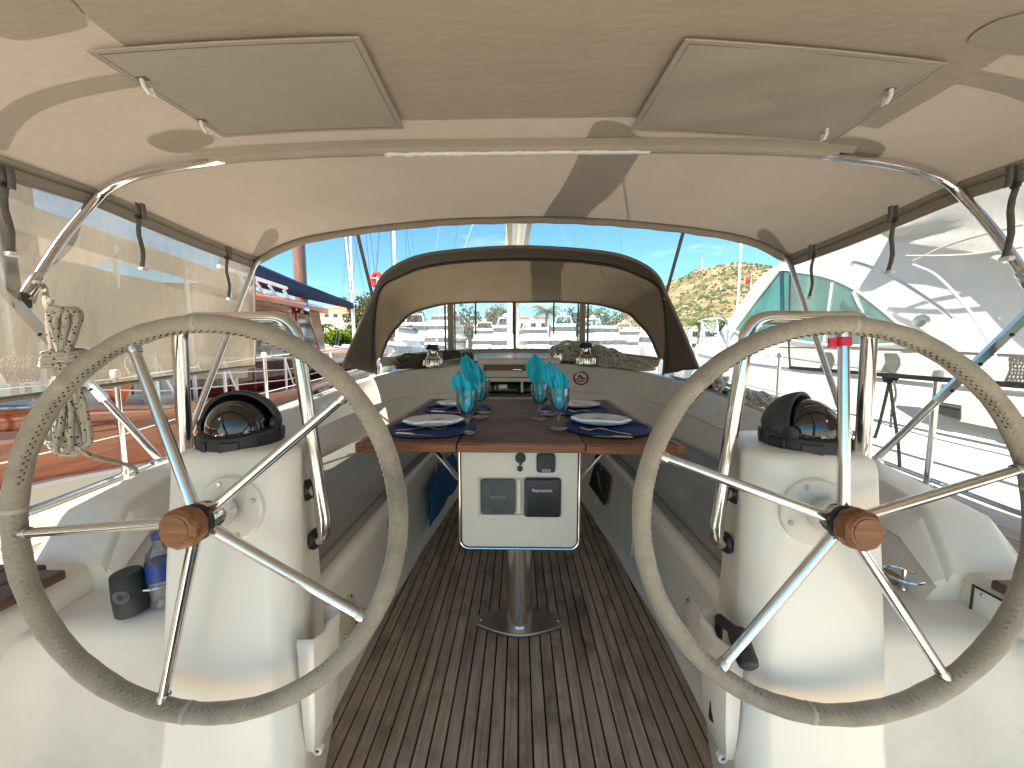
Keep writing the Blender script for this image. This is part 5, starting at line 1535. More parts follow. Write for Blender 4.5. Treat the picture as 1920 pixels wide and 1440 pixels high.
# radio masts on the summit
M['mast_red'] = pmat('red and white mast paint', (.5, .12, .1, 1), .6)
for px, py, lab, wd in ((1317, 481, 'tallest red and white lattice radio mast on the hill', 1.5), (1330, 489, 'thin radio mast beside the tallest one on the hill', .5), (1338, 488, 'short radio mast at the right end of the hilltop group', .6), (1324, 492, 'small antenna pole between the two taller hilltop masts', .4)):
    x = (px - 973) / 721 * 600
    tp = P(px, py, Y=600); h0 = hill_h(tp.x, 600)
    t = thing('radio_mast', lab, 'radio mast', V(tp.x, 600, h0), 'radio masts on the hilltop')
    b = MB()
    for ax_, ay_ in ((-1, -1), (1, -1), (0, 1)): b.bar(V(tp.x + ax_ * wd / 2, 600 + ay_ * wd / 2, h0 - 1), V(tp.x + ax_ * wd / 6, 600 + ay_ * wd / 6, tp.z), wd * .16, 4)
    b.build('tower', M['mast_red'] if wd > 1 else M['grey_spar'], t)
    b = MB(); m_ = int((tp.z - h0) / 2)
    for k in range(m_):
        z = h0 + (tp.z - h0) * k / m_; f_ = lerp(wd / 2, wd / 6, k / m_)
        b.bar(V(tp.x - f_, 600, z), V(tp.x + f_, 600, z + 1.6), wd * .08, 3)
    b.build('lattice', M['white_paint'], t)
    MB().box((tp.x, 600, h0 + (tp.z - h0) * .6), (wd * 1.3, wd, 2)).build('antenna', M['white_paint'], t)

# ================================================================== TREES
def leafmat(name, col):
    k = NT(name)
    oi = k.noise(k.coord(), .9, 4)
    c = k.ramp(oi, [(.3, mul(col, .55)), (.7, mul(col, 1.5))])
    d = k.n('BsdfDiffuse'); t = k.n('BsdfTranslucent'); k.l(c, d.inputs[0]); k.l(c, t.inputs[0])
    ms = k.n('MixShader'); ms.inputs[0].default_value = .3; k.l(d.outputs[0], ms.inputs[1]); k.l(t.outputs[0], ms.inputs[2]); k.l(ms.outputs[0], k.out.inputs['Surface'])
    return k.m
M['leaf_olive'] = leafmat('olive leaves', (.085, .085, .032, 1)); M['leaf_dark'] = leafmat('dark leaves', (.035, .06, .022, 1)); M['leaf_bright'] = leafmat('bright hedge leaves', (.12, .165, .015, 1)); M['palm'] = leafmat('palm fronds', (.09, .13, .04, 1))
M['bark'] = pmat('bark', (.16, .115, .075, 1), .9, var=.3, vscale=3, bump=.5, bscale=6)
def tree(x, y, h, r, lab, mt='leaf_dark', n=900, z0=.3, seed=0, group='trees along the harbour', trunk=.35, name='tree', leaf=.16):
    random.seed(seed + int(x * 10))
    t = thing(name, lab, 'tree', V(x, y, z0), group)
    tb_ = MB().tube([V(x, y, z0 - .2), V(x + .05 * r, y, z0 + h * trunk), V(x, y, z0 + h * .7)], [r * .09, r * .07, r * .03], 7)
    cl = []
    for k in range(14):
        a = random.uniform(0, 6.28); rad = r * random.uniform(.15, .72); zz = z0 + h * random.uniform(trunk, .9)
        c = V(x + math.cos(a) * rad, y + math.sin(a) * rad, zz); cl.append((c, r * random.uniform(.28, .5)))
        tb_.tube([V(x, y, z0 + h * trunk * random.uniform(.6, 1.2)), c], [r * .04, r * .012], 5)
    tb_.build('trunk', M['bark'], t)
    m = MB()
    for k in range(n):
        c, s = random.choice(cl)
        d = V(random.gauss(0, 1), random.gauss(0, 1), random.gauss(0, .8)).normalized() * s * random.random() ** .4
        p = c + d; a = V(random.gauss(0, 1), random.gauss(0, 1), random.gauss(0, 1)).normalized() * leaf * random.uniform(.6, 1.5)
        b = a.orthogonal().normalized() * leaf * random.uniform(.3, .7)
        m.add([p - a, p + b, p + a, p - b], [(0, 1, 2, 3)])
    m.build('crown', M[mt], t, smooth=False)
    return t
def palm(x, y, h, r, lab, seed=0, z0=.3, group='palm trees along the harbour'):
    random.seed(seed + 100)
    t = thing('palm_tree', lab, 'palm', V(x, y, z0), group)
    MB().tube([V(x, y, z0 - .2), V(x + .1, y, z0 + h * .5), V(x + .15, y, z0 + h)], [.22, .17, .2], 8).build('trunk', M['bark'], t)
    for k in range(22):
        a = k * 2.4 + random.uniform(-.2, .2); up_ = random.uniform(-.2, 1.1)
        m = MB(); pts = []
        for s in range(8):
            u = s / 7
            pts.append(V(x + .15 + math.cos(a) * r * u * (1 - .15 * up_), y + math.sin(a) * r * u, z0 + h + r * (up_ * u - .95 * u * u * (1 - .2 * up_))))
        m.tube(pts, [.03 * (1 - s / 8) + .006 for s in range(8)], 4)
        sd = V(-math.sin(a), math.cos(a), 0)
        for s in range(1, 8):
            for q in (0, .5):
                u = min(1, (s - q) / 7); i = min(int(u * 7), 6); p = pts[i].lerp(pts[i + 1], u * 7 - i)
                ln = r * .28 * (1 - abs(u - .45))
                for sg_ in (-1, 1):
                    e = p + sd * sg_ * ln + V(math.cos(a) * ln * .5, math.sin(a) * ln * .5, -ln * .55)
                    m.add([p, p + V(math.cos(a), math.sin(a), 0) * r * .05, e], [(0, 1, 2)])
        m.build('frond', M['palm'], t, smooth=False)
    return t
def gp(px, Y): return (px - 973) / 721 * Y
tree(gp(692, 42), 44, 7.2, 3.1, 'tall loose olive green tree left of the spray hood', 'leaf_olive', 2600, seed=1, leaf=.17)
tree(gp(655, 44), 47, 5.2, 2.0, 'smaller olive green tree behind the blue boom cover', 'leaf_olive', 1200, seed=2, leaf=.15)
tree(gp(622, 40), 41.5, 2.6, 2.2, 'bright green clipped hedge tree above the parked vehicles', 'leaf_bright', 1900, z0=.3, seed=3, trunk=.55, leaf=.15, name='hedge_tree')
palm(gp(598, 44), 44.5, 3.3, 1.9, 'squat palm in front of the white arched house', 1)
palm(gp(641, 80), 80, 10.8, 1.5, 'tall thin palm on the skyline above the orange house', 2)
tree(gp(585, 95), 95, 10.5, 1.6, 'dark round tree behind the orange house', 'leaf_dark', 500, seed=8)
for i, (px, Y, h, r) in enumerate(((735, 50, 5.6, 2.6), (775, 56, 6.4, 3.0), (880, 52, 6.5, 3.2), (925, 60, 7.6, 3.0), (1075, 54, 6.4, 3.0), (1150, 57, 6.0, 3.4), (1205, 55, 4.6, 2.6))):
    tree(gp(px, Y), Y, h, r, ['dark bushy tree seen in the left hood window by its corner', 'broad dark tree seen in the left hood window beyond the big yacht', 'dark tree seen just right of the left window divider', 'tallest dark tree behind the middle hood windows', 'dark tree seen beside the right window divider', 'broad dark tree seen in the middle of the right hood window', 'low dark tree at the right corner of the hood window'][i], 'leaf_dark' if i % 3 else 'leaf_olive', 1100, seed=20 + i, leaf=.22)
for i, (px, Y, h, r, lab) in enumerate(((945, 54, 5.6, 2.2, 'palm seen left of the middle strap in the hood window'), (1022, 52, 5.6, 2.4, 'palm seen beside the right strap in the hood window'), (1110, 51, 5.2, 2.2, 'palm seen at the left of the right hood window'), (1303, 52, 4.0, 2.0, 'yellowish palm before the white houses under the hill'), (1349, 54, 4.2, 2.2, 'bushy palm right of the yellowish one under the hill'), (1385, 60, 4.0, 2.0, 'palm close to the motor yacht windscreen under the hill'))):
    palm(gp(px, Y), Y, h, r, lab, 40 + i)
for i, (px, Y, h, r) in enumerate(((1262, 62, 3.6, 2.4), (1330, 68, 4.4, 2.6), (1405, 66, 4.6, 3))):
    tree(gp(px, Y), Y, h, r, ['round olive bush tree at the left of the hill foot', 'dark tree between the two palms under the hill', 'dark tree at the hill foot beside the yacht windscreen'][i], 'leaf_olive', 700, seed=60 + i, leaf=.2)

# ================================================================== BUILDINGS
M['stucco'] = pmat('white stucco', (.55, .535, .505, 1), .85, var=.04, vscale=.5)
M['apricot'] = pmat('apricot stucco', (.48, .25, .15, 1), .85, var=.05, vscale=.5)
M['roof_tile'] = pmat('red roof tiles', (.42, .12, .06, 1), .85, var=.2, vscale=3)
def house(x, y, w_, d, h, lab, mt='stucco', wins=2, floors=1, roof=None, z0=.3, arch=False, group='houses behind the harbour'):
    t = thing('house', lab, 'house', V(x, y, z0), group)
    MB().lohi((x - w_ / 2, y, z0), (x + w_ / 2, y + d, z0 + h)).build('wall', M[mt], t, smooth=False)
    MB().lohi((x - w_ / 2 - .08, y - .08, z0 + h), (x + w_ / 2 + .08, y + d, z0 + h + .3)).build('parapet' if not roof else 'roof', M[roof or mt], t, smooth=False)
    fh = h / floors
    for f_ in range(floors):
        for k in range(wins):
            cx = x - w_ / 2 + (k + .5) * w_ / wins; cz = z0 + fh * (f_ + .5)
            ww, wh_ = min(.5, w_ / wins * .25), fh * .24
            b = MB()
            if arch:
                pts = [V(cx - ww * 1.4, y - .02, z0 + .1), V(cx + ww * 1.4, y - .02, z0 + .1)] + [V(cx + ww * 1.4 * math.cos(R(a)), y - .02, cz + ww * 1.4 * math.sin(R(a))) for a in range(0, 181, 20)]
                b.prism(pts, (0, .015, 0))
            else: b.lohi((cx - ww, y - .02, cz - wh_), (cx + ww, y - .005, cz + wh_))
            wn = b.build('window', M['dark_glass'], t, smooth=False)
            if not arch: MB().lohi((cx - ww - .08, y - .06, cz - wh_ - .1), (cx + ww + .08, y - .005, cz - wh_)).build('sill', M['stucco'], wn, smooth=False)
    return t
house(gp(628, 62), 62, 7.5, 6, 5.2, 'white house with dark arches left of the spray hood', wins=3, arch=True)
house(gp(622, 78), 78, 7.2, 6, 8.6, 'apricot house with flat roof above the white arched house', 'apricot', wins=4, floors=2)
house(gp(585, 70), 74, 4, 6, 6.2, 'narrow white house at the left end behind the wooden mast', wins=2, floors=2)
for i, (px, Y, w_, h, fl_) in enumerate(((1270, 70, 7, 3.2, 1), (1320, 66, 6, 4.0, 2), (1362, 64, 4.6, 5.2, 2), (1398, 72, 6, 6.0, 2), (1245, 85, 6, 3.4, 1), (1430, 76, 7, 5.2, 2))):
    house(gp(px, Y), Y, w_, 6, h, ['low white house under the hill behind the left palm', 'white two floor house between the palms under the hill', 'narrow white tower-like house right of the palms', 'tall white house nearest the yacht windscreen', 'low white house at the foot of the spray hood wing', 'white house seen through the yacht windscreen'][i], wins=3, floors=fl_)
for i, (px, Y, w_, h, rf) in enumerate(((850, 74, 9, 5.5, None), (990, 66, 7, 5.6, 'roof_tile'), (1050, 70, 8, 4.6, None), (1175, 72, 11, 4.2, None), (745, 75, 9, 4.4, None))):
    house(gp(px, Y), Y, w_, 7, h, ['long white house seen behind the left window divider', 'white house with red tiled roof seen in the middle hood window', 'white house seen right of the middle strap in the hood window', 'long low white house seen in the right hood window', 'low white house seen in the left hood window'][i], wins=4, floors=2, roof=rf)

# ================================================================== MOORED YACHTS IN THE BACKGROUND
def yacht(x, y, L, B, H, lab, rot=0, tall=True, sail=False):
    t = thing('moored_yacht', lab, 'yacht', V(x, y, -.8), 'yachts moored across the basin')
    m4 = Matrix.Rotation(rot, 3, 'Z')
    def T(p): return V(x, y, 0) + m4 @ V(*p)
    rows = []
    for k in range(9):
        u = k / 8; hb = B / 2 * (1 - max(0, (u - .45) / .55) ** 2.2); yy = -L / 2 + L * u; zt = H + .35 * H * u * u
        rows.append([T((-hb, yy, zt)), T((-hb * .96, yy, zt * .4)), T((-hb * .75, yy, -.9)), T((hb * .75, yy, -.9)), T((hb * .96, yy, zt * .4)), T((hb, yy, zt))])
    b = MB().grid(rows); b.poly(rows[0]); 
    b.grid([[r_[0], r_[0].lerp(r_[-1], .5) + V(0, 0, .06), r_[-1]] for r_ in rows])
    recalc(b.build('hull', M['yacht_white'], t, ang=35))
    if sail:
        MB().tube([T((0, L * .08, H)), T((0, L * .08, H + L * 1.25))], .09, 8).build('mast', M['alu'], t)
        MB().tube([T((0, L * .06, H + 1.1)), T((0, -L * .33, H + 1.15))], [.16, .2], 8).build('boom', M['cover'], t)
        for a in ((0, L * .49), (-B / 2, L * .06), (B / 2, L * .06), (0, -L * .49)):
            MB().tube([T((a[0], a[1], H)), T((0, L * .08, H + L * 1.24))], .012, 4).build('stay', M['wire'], t)
        rr_ = [[T((sx * B * .3 * (1 - .3 * v), yy, H + v * .45)) for sx, v in ((-1, 0), (-.9, 1), (.9, 1), (1, 0))] for yy in (-L * .15, L * .2)]
        b = MB().grid(rr_); b.poly(rr_[0]); b.poly(rr_[1][::-1]); b.build('coachroof', M['yacht_white'], t)
        b = MB(); b.add([T((sx * B * .42 * c_, -L * (.2 + .12 * k), H + 1.0 + .5 * (1 - abs(c_)))) for k in (0, 1) for c_ in (-1, -.7, 0, .7, 1) for sx in (1,)], [(i, i + 1, i + 6, i + 5) for i in range(4)])
        b.build('sun_awning', M['navy_canvas'], t)
        return t
    levels = [(H + .25, 1.0, .86, -.40, .22), (H + 1.45, .8, .78, -.36, .08)] + ([(H + 2.5, .62, .6, -.32, -.06)] if tall else [])
    for i, (z, _, wd, y0, y1) in enumerate(levels):
        hw_ = B / 2 * wd
        rr_ = [[T((-hw_, L * y0, zz)), T((-hw_ * .96, L * (y1 - dz * .06), zz)), T((hw_ * .96, L * (y1 - dz * .06), zz)), T((hw_, L * y0, zz))] for zz, dz in ((z - .3, 0), (z + .25, .4), (z + .8, 1.3), (z + .95, 1.3))]
        dk = MB().grid(rr_, closed=True, cap=True).build('deckhouse', M['yacht_white'], t, ang=30)
        b = MB()
        rr_ = [[T((-hw_ * 1.012, L * y0 + .3, zz)), T((-hw_ * .97, L * (y1 - dz * .06) + .05, zz)), T((hw_ * .97, L * (y1 - dz * .06) + .05, zz)), T((hw_ * 1.012, L * y0 + .3, zz))] for zz, dz in ((z + .27, .5), (z + .68, 1.0))]
        b.grid(rr_); b.grid([[T((-hw_ * .8, L * y0 - .03, z - .2)), T((hw_ * .8, L * y0 - .03, z - .2))], [T((-hw_ * .8, L * y0 - .03, z + .65)), T((hw_ * .8, L * y0 - .03, z + .65))]])
        b.build('window_band', M['far_glass'], dk, smooth=False)
    zt = levels[-1][0] + .95
    b = MB().tube([T((-B * .3, -L * .3, zt)), T((-B * .22, -L * .27, zt + .8)), T((B * .22, -L * .27, zt + .8)), T((B * .3, -L * .3, zt))], .09, 6); b.build('radar_arch', M['yacht_white'], t)
    MB().lathe([(.0, 0), (.28, .05), (.28, .25), (0, .42)], T((0, -L * .27, zt + .85)), n=12).build('radome', M['white_paint'], t)
    rl = [T((sx * hb_, L * u, H * 1.2 + .75)) for sx, hb_, u in ((-1, B * .45, 0), (-1, B * .36, .25), (0, 0, .49), (1, B * .36, .25), (1, B * .45, 0))]
    MB().tube(rl, .03, 5).build('pulpit_rail', M['steel'], t)
    return t
Q = math.pi
yacht(gp(805, 34), 38, 11, 3.8, 1.1, 'big white motor yacht with two upper decks in the left hood window', Q * .96)
yacht(gp(905, 40), 44, 11, 3.6, .9, 'white motor yacht seen between the left divider and the first strap', Q * 1.04, False)
yacht(gp(944, 33), 36, 8, 2.8, .8, 'small white cabin boat left of the middle strap', Q, False)
yacht(gp(1008, 38), 42, 10, 3.2, .9, 'low white motor yacht right of the middle strap', Q * 1.05, False)
yacht(gp(1066, 30), 34, 8.5, 2.8, .8, 'small white cabin cruiser seen beside the right strap', Q * .96, False)
yacht(gp(1150, 34), 38, 10, 3.4, .85, 'white motor yacht seen in the middle of the right hood window', Q * 1.08, False)
yacht(gp(1205, 40), 45, 10, 3.4, .8, 'white cabin cruiser at the right corner of the hood window', Q, False)
yacht(gp(742, 27), 31, 8, 2.8, .75, 'white cabin cruiser in the left corner of the hood window', Q * 1.04, False)
yacht(gp(1268, 27), 31, 10, 3.4, 1.0, 'grey white low motor boat beyond the pulpit of the big motor yacht', Q * .9, False)
yacht(gp(625, 26), 30, 8, 2.8, .9, 'small white sailing yacht between the wooden yacht and the spray hood', Q, sail=True)
yacht(gp(1440, 30), 36, 12, 3.6, 1.1, 'white sailing yacht whose mast stands behind the motor yacht windscreen', Q, sail=True)
yacht(gp(665, 15), 21, 10, 3.2, 1.0, 'white sailing yacht whose rigging rises left of the spray hood', Q * 1.01, sail=True)
# red flag on a staff and red buoy on rigging
fp = P(1408, 526, Y=24)
fg = thing('flag', 'small red flag on a thin staff against the hillside', 'flag', V(fp.x, fp.y, 0))
MB().bar(V(fp.x + .02, fp.y, .6), fp + V(.02, 0, .35), .015, 6).build('staff', M['alu'], fg)
MB().grid([[fp + V(-.28 * u, .06 * math.sin(u * 7 + v), .3 - v * .38 - .15 * u) for u in (0, .25, .5, .75, 1)] for v in (0, .5, 1)]).build('flag_cloth', M['flag_red'], fg, solid=.004)
bp = P(706, 525, Y=10.5)
by = thing('rescue_buoy', 'red horseshoe rescue buoy strapped to rigging behind the spray hood', 'buoy', bp)
pts = [bp + V(.11 * math.sin(R(a)), .02, .18 * math.cos(R(a))) for a in range(-150, 151, 15)]
MB().tube(pts, [.06] * len(pts), 10).build('float', M['flag_red'], by)
MB().tube([bp + V(-.13, -.05, .05), bp + V(0, -.09, .03), bp + V(.13, -.05, 0)], .012, 5).build('strap', M['white_paint'], by)
for i, (px, py, px1, py1, Y) in enumerate(((690, 400, 712, 600, 10.6), (682, 400, 704, 620, 10.6), (760, 400, 762, 500, 14), (730, 400, 735, 510, 14), (1075, 400, 1078, 480, 16), (1165, 400, 1165, 500, 16), (862, 400, 850, 475, 16))):
    o = MB().tube([P(px, py, Y=Y) + V(0, 0, 2), P(px, py, Y=Y), P(px1, py1, Y=Y), P(px1, py1, Y=Y) + V(0, 0, -1.8)], .011, 4).build('rigging_line', M['wire'])
    tag(o, ['thin stay just right of the red buoy strap, left of the spray hood', 'thin stay carrying the red rescue buoy', 'single halyard left of the spray hood peak', 'faint stay above the left shoulder of the spray hood', 'thin slanting stay right of the mast', 'upright stay above the right half of the spray hood', 'faint slanting stay left of the mast'][i], 'stay', 'rigging lines against the sky')
# spreader-lit furled mast left with cream foil
o = MB().tube([P(637, 400, Y=16) + V(0, 0, 3), P(660, 560, Y=16), P(664, 640, Y=16)], .055, 8).build('furled_headsail', M['cover'])
tag(o, 'pale furled headsail rising left of the spray hood', 'sail')

# ================================================================== WOODEN YACHT ON THE LEFT
gu = thing('wooden_yacht', 'varnished mahogany motor sailer with white hull moored along the left side', 'yacht', (-4.5, 5, -.8))
def gx(y): return interp([(-2, -3.1), (2, -3.02), (4, -3.08), (6, -3.15), (9, -3.3), (12, -3.9), (14, -4.8)], y)
def gc(y): return interp([(-2, 1.0), (0, .90), (2.2, .815), (3.3, .66), (5, .59), (8, .72), (12, 1.05), (14, 1.25)], y)
GY = [-2 + .4 * i for i in range(41)]
def band(name, zo, mt, bulge, parent=gu, solid=0):
    rws = [[V(gx(y) + b, y, gc(y) + z) for z, b in zip(zo, bulge)] for y in GY]
    return MB().grid(rws).build(name, M[mt], parent, ang=40)
band('hull', [-.44, -.445, -.47, -.5, -.9, -1.9], 'cream', [0, .06, .075, .06, .03, -.4])
band('lower_strake', [-.15, -.3, -.445], 'mahogany', [.0, .022, .0])
band('rubbing_trim', [-.10, -.105, -.145, -.155], 'mahogany_dark', [.0, .035, .035, 0])
band('upper_strake', [.0, -.05, -.102], 'mahogany', [.0, .012, .0])
band('cap_rail', [.03, .035, .025, .0, -.015], 'mahogany', [-.16, -.02, .03, .035, .0])
rws = [[V(gx(y) - .1, y, gc(y) - .15), V(gx(y) - 3.2, y, gc(y) - .12)] for y in GY]
MB().grid(rws).build('deck', M['teak_edge'], gu)
band('inner_bulwark', [.03, -.2], 'mahogany_dark', [-.16, -.2])
# trunk cabin and wheelhouse
def glossy_wall(name, pts, mt='mahogany_dark', d=(-.04, 0, 0)):
    return recalc(MB().prism([V(*p) for p in pts], d).build(name, M[mt], gu, ang=30, bevel=.006))
XW = -3.78
glossy_wall('trunk_wall', [(XW, 3.9, .45), (XW, 11.5, .55), (XW, 11.5, .95), (XW, 7.2, 1.0), (XW, 3.9, 1.02)])
MB().lohi((-6.2, 3.9, .98), (XW + .04, 11.5, 1.03)).build('trunk_top', M['mahogany'], gu, bevel=.01)
for y in (4.35, 4.95, 5.4): MB().lohi((XW, y, .5), (XW + .012, y + .03, 1.0)).build('panel_rib', M['mahogany'], gu)
def wp(px, py, X=XW): p = P(px, py, X=X); return (p.x, p.y, p.z)
w1 = MB().prism([V(*wp(*q)) for q in ((380, 545), (475, 545), (600, 588), (618, 700), (475, 690), (380, 690))], (-.05, 0, 0)); recalc(w1.build('wheelhouse_wall', M['mahogany_dark'], gu, bevel=.006))
def gwin(pts, nm='wheelhouse_window'):
    o = recalc(MB().prism([V(*wp(*q)) + V(.012, 0, 0) for q in pts], (-.008, 0, 0)).build(nm, M['dark_glass'], gu, smooth=False))
    pp = [V(*wp(*q)) + V(.008, 0, 0) for q in pts]
    MB().tube(fillet(pp + [pp[0]], .03, 3), .022, 6).build('window_frame', M['mahogany'], o)
    return o
gwin([(473, 573), (541, 588), (546, 676), (473, 674)]); gwin([(556, 588), (578, 592), (601, 668), (597, 676), (556, 676)])
gwin([(400, 565), (462, 571), (462, 674), (400, 676)])
a = V(*wp(385, 545)); b_ = V(*wp(598, 580))
rws = [[p + V(.12, 0, -.03), p + V(.13, 0, .03), p + V(.05, 0, .09), p + V(-2.4, 0, .12), p + V(-2.4, 0, .02), p + V(.1, 0, -.04)] for p in (a, a.lerp(b_, .5), b_ + V(0, .12, -.03))]
recalc(MB().grid(rws, closed=True, cap=True).build('wheelhouse_roof', M['mahogany'], gu, ang=40))
lp = V(*wp(563, 580)) + V(.1, 0, 0)
MB().lathe([(.085, -.04), (.095, 0), (.085, .05), (.06, .05), (.055, .0)], lp, (.8, .4, 0), 20).build('round_lamp', M['steel'], gu)
b = MB()
for px in (478, 505, 530, 556): p = V(*wp(px, 560 + (px - 478) * .28)); b.bar(p, p + V(-.2, 0, .34), .022, 6)
b.build('roof_rail_post', M['white_paint'], gu)
a2 = V(*wp(440, 535)) + V(-.2, 0, .05); b2 = V(*wp(560, 566)) + V(-.2, 0, .05)
MB().bar(a2, b2, .028, 6).build('roof_rail', M['white_paint'], gu); MB().bar(a2 + V(0, 0, .2), b2 + V(0, 0, .18), .03, 6).build('roof_rail', M['white_paint'], gu)
gm = MB().tube([V(-4.55, 8.1, .5), V(-4.55, 8.1, 12)], [.13, .11], 14).build('mast', M['mast_wood'], gu)
MB().tube([P(430, 497, X=-4.3), P(480, 516, X=-4.4), P(560, 543, X=-4.4), P(658, 573, X=-4.4), P(662, 576, X=-4.4)], [.16, .15, .12, .07, .03], 12, flat=1.3).build('covered_boom', M['navy_canvas'], gu)
for (p0, p1) in (((677, 400), (655, 566)), ((640, 400), (657, 568))): MB().bar(P(*p0, Y=10), P(*p1, X=-4.4), .008, 4).build('topping_lift', M['wire'], gu)
MB().bar(P(660, 575, X=-4.4), P(668, 640, X=-4.35), .02, 6).build('boom_crutch', M['white_paint'], gu)
# awning with hanging side curtain
XA = -3.42
rws = [[V(XA - .01, y, z), V(XA, y, z - .2)] for y, z in ((-2, 2.36), (0, 2.3), (2.5, 2.2), (3.6, 2.12), (4.8, 2.03))]
aw = MB().grid(rws).build('awning_valance', M['awning'], gu)
rws = [[V(XA, y, z), V(XA - 1.6, y, z + .22), V(XA - 3.2, y, z)] for y, z in ((-2, 2.36), (0, 2.3), (2.5, 2.2), (3.6, 2.12), (4.8, 2.03))]
MB().grid(rws).build('awning_roof', M['awning'], gu)
rws = []
for k in range(40):
    y = -1.8 + 6.6 * k / 39
    z0 = interp([(-2, 1.99), (2.5, 1.86), (4.9, 1.74), (5.6, 1.72)], y)
    rws.append([V(XA + .09 * math.sin(y * 4.2 + t * .2) * (.25 + t / 8) + .045 * math.sin(y * 11 + .3 * t), y, lerp(z0, gc(y) + .22, t / 8)) for t in range(9)])
MB().grid(rws).build('side_curtain', M['awning'], gu, ang=80)
for y in (2.2, 2.55, 3.3, 4.0, 4.6):
    MB().bar(V(XA - .02, y, gc(y)), V(XA - .02, y, interp([(-2, 2.3), (5.6, 1.95)], y)), .02, 6).build('awning_post', M['white_paint'], gu)
MB().prism([V(XA - .05, 2.62, 1.7), V(XA - .05, 2.80, 1.7), V(XA - .05, 2.80, 4.6), V(XA - .05, 2.62, 4.6)], (-.1, 0, 0)).build('mizzen_mast', M['mast_wood'], gu)
# white rails with stanchions
pts_ = []
for y in (2.45, 3.25, 4.05, 5.2, 6.6, 8.2):
    x, z = gx(y) - .07, gc(y) + .03
    MB().bar(V(x, y, z), V(x, y, z + .42), .016, 8).build('rail_stanchion', M['white_paint'], gu); pts_.append(V(x, y, z + .42))
    MB().bar(V(x, y, z + .4), V(x - .02, y + .22, z), .012, 6).build('rail_brace', M['white_paint'], gu)
for dz in (0, -.16, -.3): MB().tube([p + V(0, 0, dz) for p in pts_], .006, 5).build('rail_wire', M['white_paint'], gu)
MB().prism([V(gx(2.2) + .02, 2.35, .62), V(gx(2.2) + .02, 2.85, .585), V(gx(2.2) + .02, 2.85, .63), V(gx(2.2) + .02, 2.35, .67)], (.05, 0, 0)).build('fairlead_board', M['mahogany'], gu, bevel=.012)
# things lying on its deck
def stripes():
    k = NT('striped cushion cloth')
    w_ = k.n('TexWave'); w_.inputs['Scale'].default_value = 9; w_.bands_direction = 'Y'; k.l(k.coord(), w_.inputs['Vector'])
    k.l(k.ramp(w_.outputs['Fac'], [(.35, (.55, .52, .5, 1)), (.5, (.09, .09, .11, 1)), (.62, (.3, .28, .3, 1)), (.75, (.6, .58, .55, 1))]), k.b.inputs['Base Color']); k.b.inputs['Roughness'].default_value = .85
    return k.m
M['stripe'] = stripes()
def cush(px0, px1, py0, py1, X, lab, th=.16):
    p0, p1 = P(px0, py0, X=X), P(px1, py1, X=X)
    c = (p0 + p1) / 2
    o = MB().box(c, (th, abs(p1.y - p0.y), abs(p0.z - p1.z))).build('deck_cushion', M['stripe'], bevel=.05, seg=4)
    return tag(o, lab, 'cushion', 'striped deck cushions of the wooden yacht')
cush(240, 283, 700, 752, -3.55, 'striped back cushion on the wooden yacht right of the orange buoys'); cush(284, 322, 700, 752, -3.55, 'striped back cushion on the wooden yacht nearest the cabin')
cush(240, 324, 744, 764, -3.35, 'striped seat cushion on the wooden yacht below the back cushions', .3)
cush(18, 180, 746, 766, -3.35, 'long striped seat cushion on the wooden yacht behind the hanging rope', .3)
def flatbuoy(pts, X, mt, lab, nm, cat):
    o = recalc(MB().prism([P(px, py, X=X) for px, py in pts], (-.08, 0, 0)).build(nm, M[mt], bevel=.015))
    return tag(o, lab, cat, None)
hb = [(158 - 24 * 0 + 23 * math.cos(R(a)) - 18, 728 + 26 * math.sin(R(a))) for a in range(-100, 101, 20)] + [(136, 742), (136, 716)]
flatbuoy(hb, -3.3, 'orange', 'orange horseshoe buoy on the wooden yacht beside the hanging rope', 'horseshoe_buoy', 'buoy')
flatbuoy([(177, 706), (200, 704), (199, 728), (180, 730)], -3.36, 'yellow', 'yellow box on the wooden yacht between the orange buoys', 'rescue_box', 'box')
flatbuoy([(200, 738), (228, 706), (254, 714), (242, 742), (231, 760), (222, 758)], -3.28, 'orange', 'orange wedge shaped float on the wooden yacht right of the yellow box', 'rescue_float', 'float')
flatbuoy([(150, 752), (195, 750), (196, 757), (150, 759)], -3.26, 'rope', 'yellowish white line flaked on the wooden yacht deck below the yellow box', 'mooring_line', 'rope')
# white mooring fitting hanging at far left of its side
o = MB().tube([P(52, 722, X=-3.0), P(56, 745, X=-2.95), P(70, 780, X=-2.93), P(80, 815, X=-2.93)], .014, 8).build('fender_line', M['rope'])
tag(o, 'white fender line hanging down the varnished side of the wooden yacht', 'rope')

# ================================================================== MOTOR YACHT ON THE RIGHT
my = thing('motor_yacht', 'large white motor yacht with green windscreen moored along the right side', 'yacht', (5, 5, -.8))
def mx_(y): return interp([(-2, 3.0), (4, 3.02), (6, 3.2), (8, 3.65), (9.5, 4.3), (10.6, 4.95), (11.2, 5.35)], y)
def mz_(y): return interp([(-2, 1.02), (3, 1.04), (6, 1.10), (9, 1.2), (11.2, 1.28)], y)
MY_ = [-2 + .4 * i for i in range(34)]
prof = [(0, .02), (.0, -.03), (-.02, -.10), (.0, -.115), (-.03, -.42), (-.05, -.44), (-.04, -.46), (-.07, -.62), (-.09, -.64), (-.08, -.66), (-.10, -.8), (-.12, -.82), (-.11, -.84), (-.13, -1.02), (-.15, -1.04), (-.13, -1.06), (.0, -1.3), (.5, -2.0)]
rws = [[V(mx_(y) + b * (1 if y < 8 else max(.2, 1 - (y - 8) * .25)), y, mz_(y) + z) for b, z in prof] for y in MY_]
recalc(MB().grid(rws).build('hull', M['yacht_white'], my, ang=28))
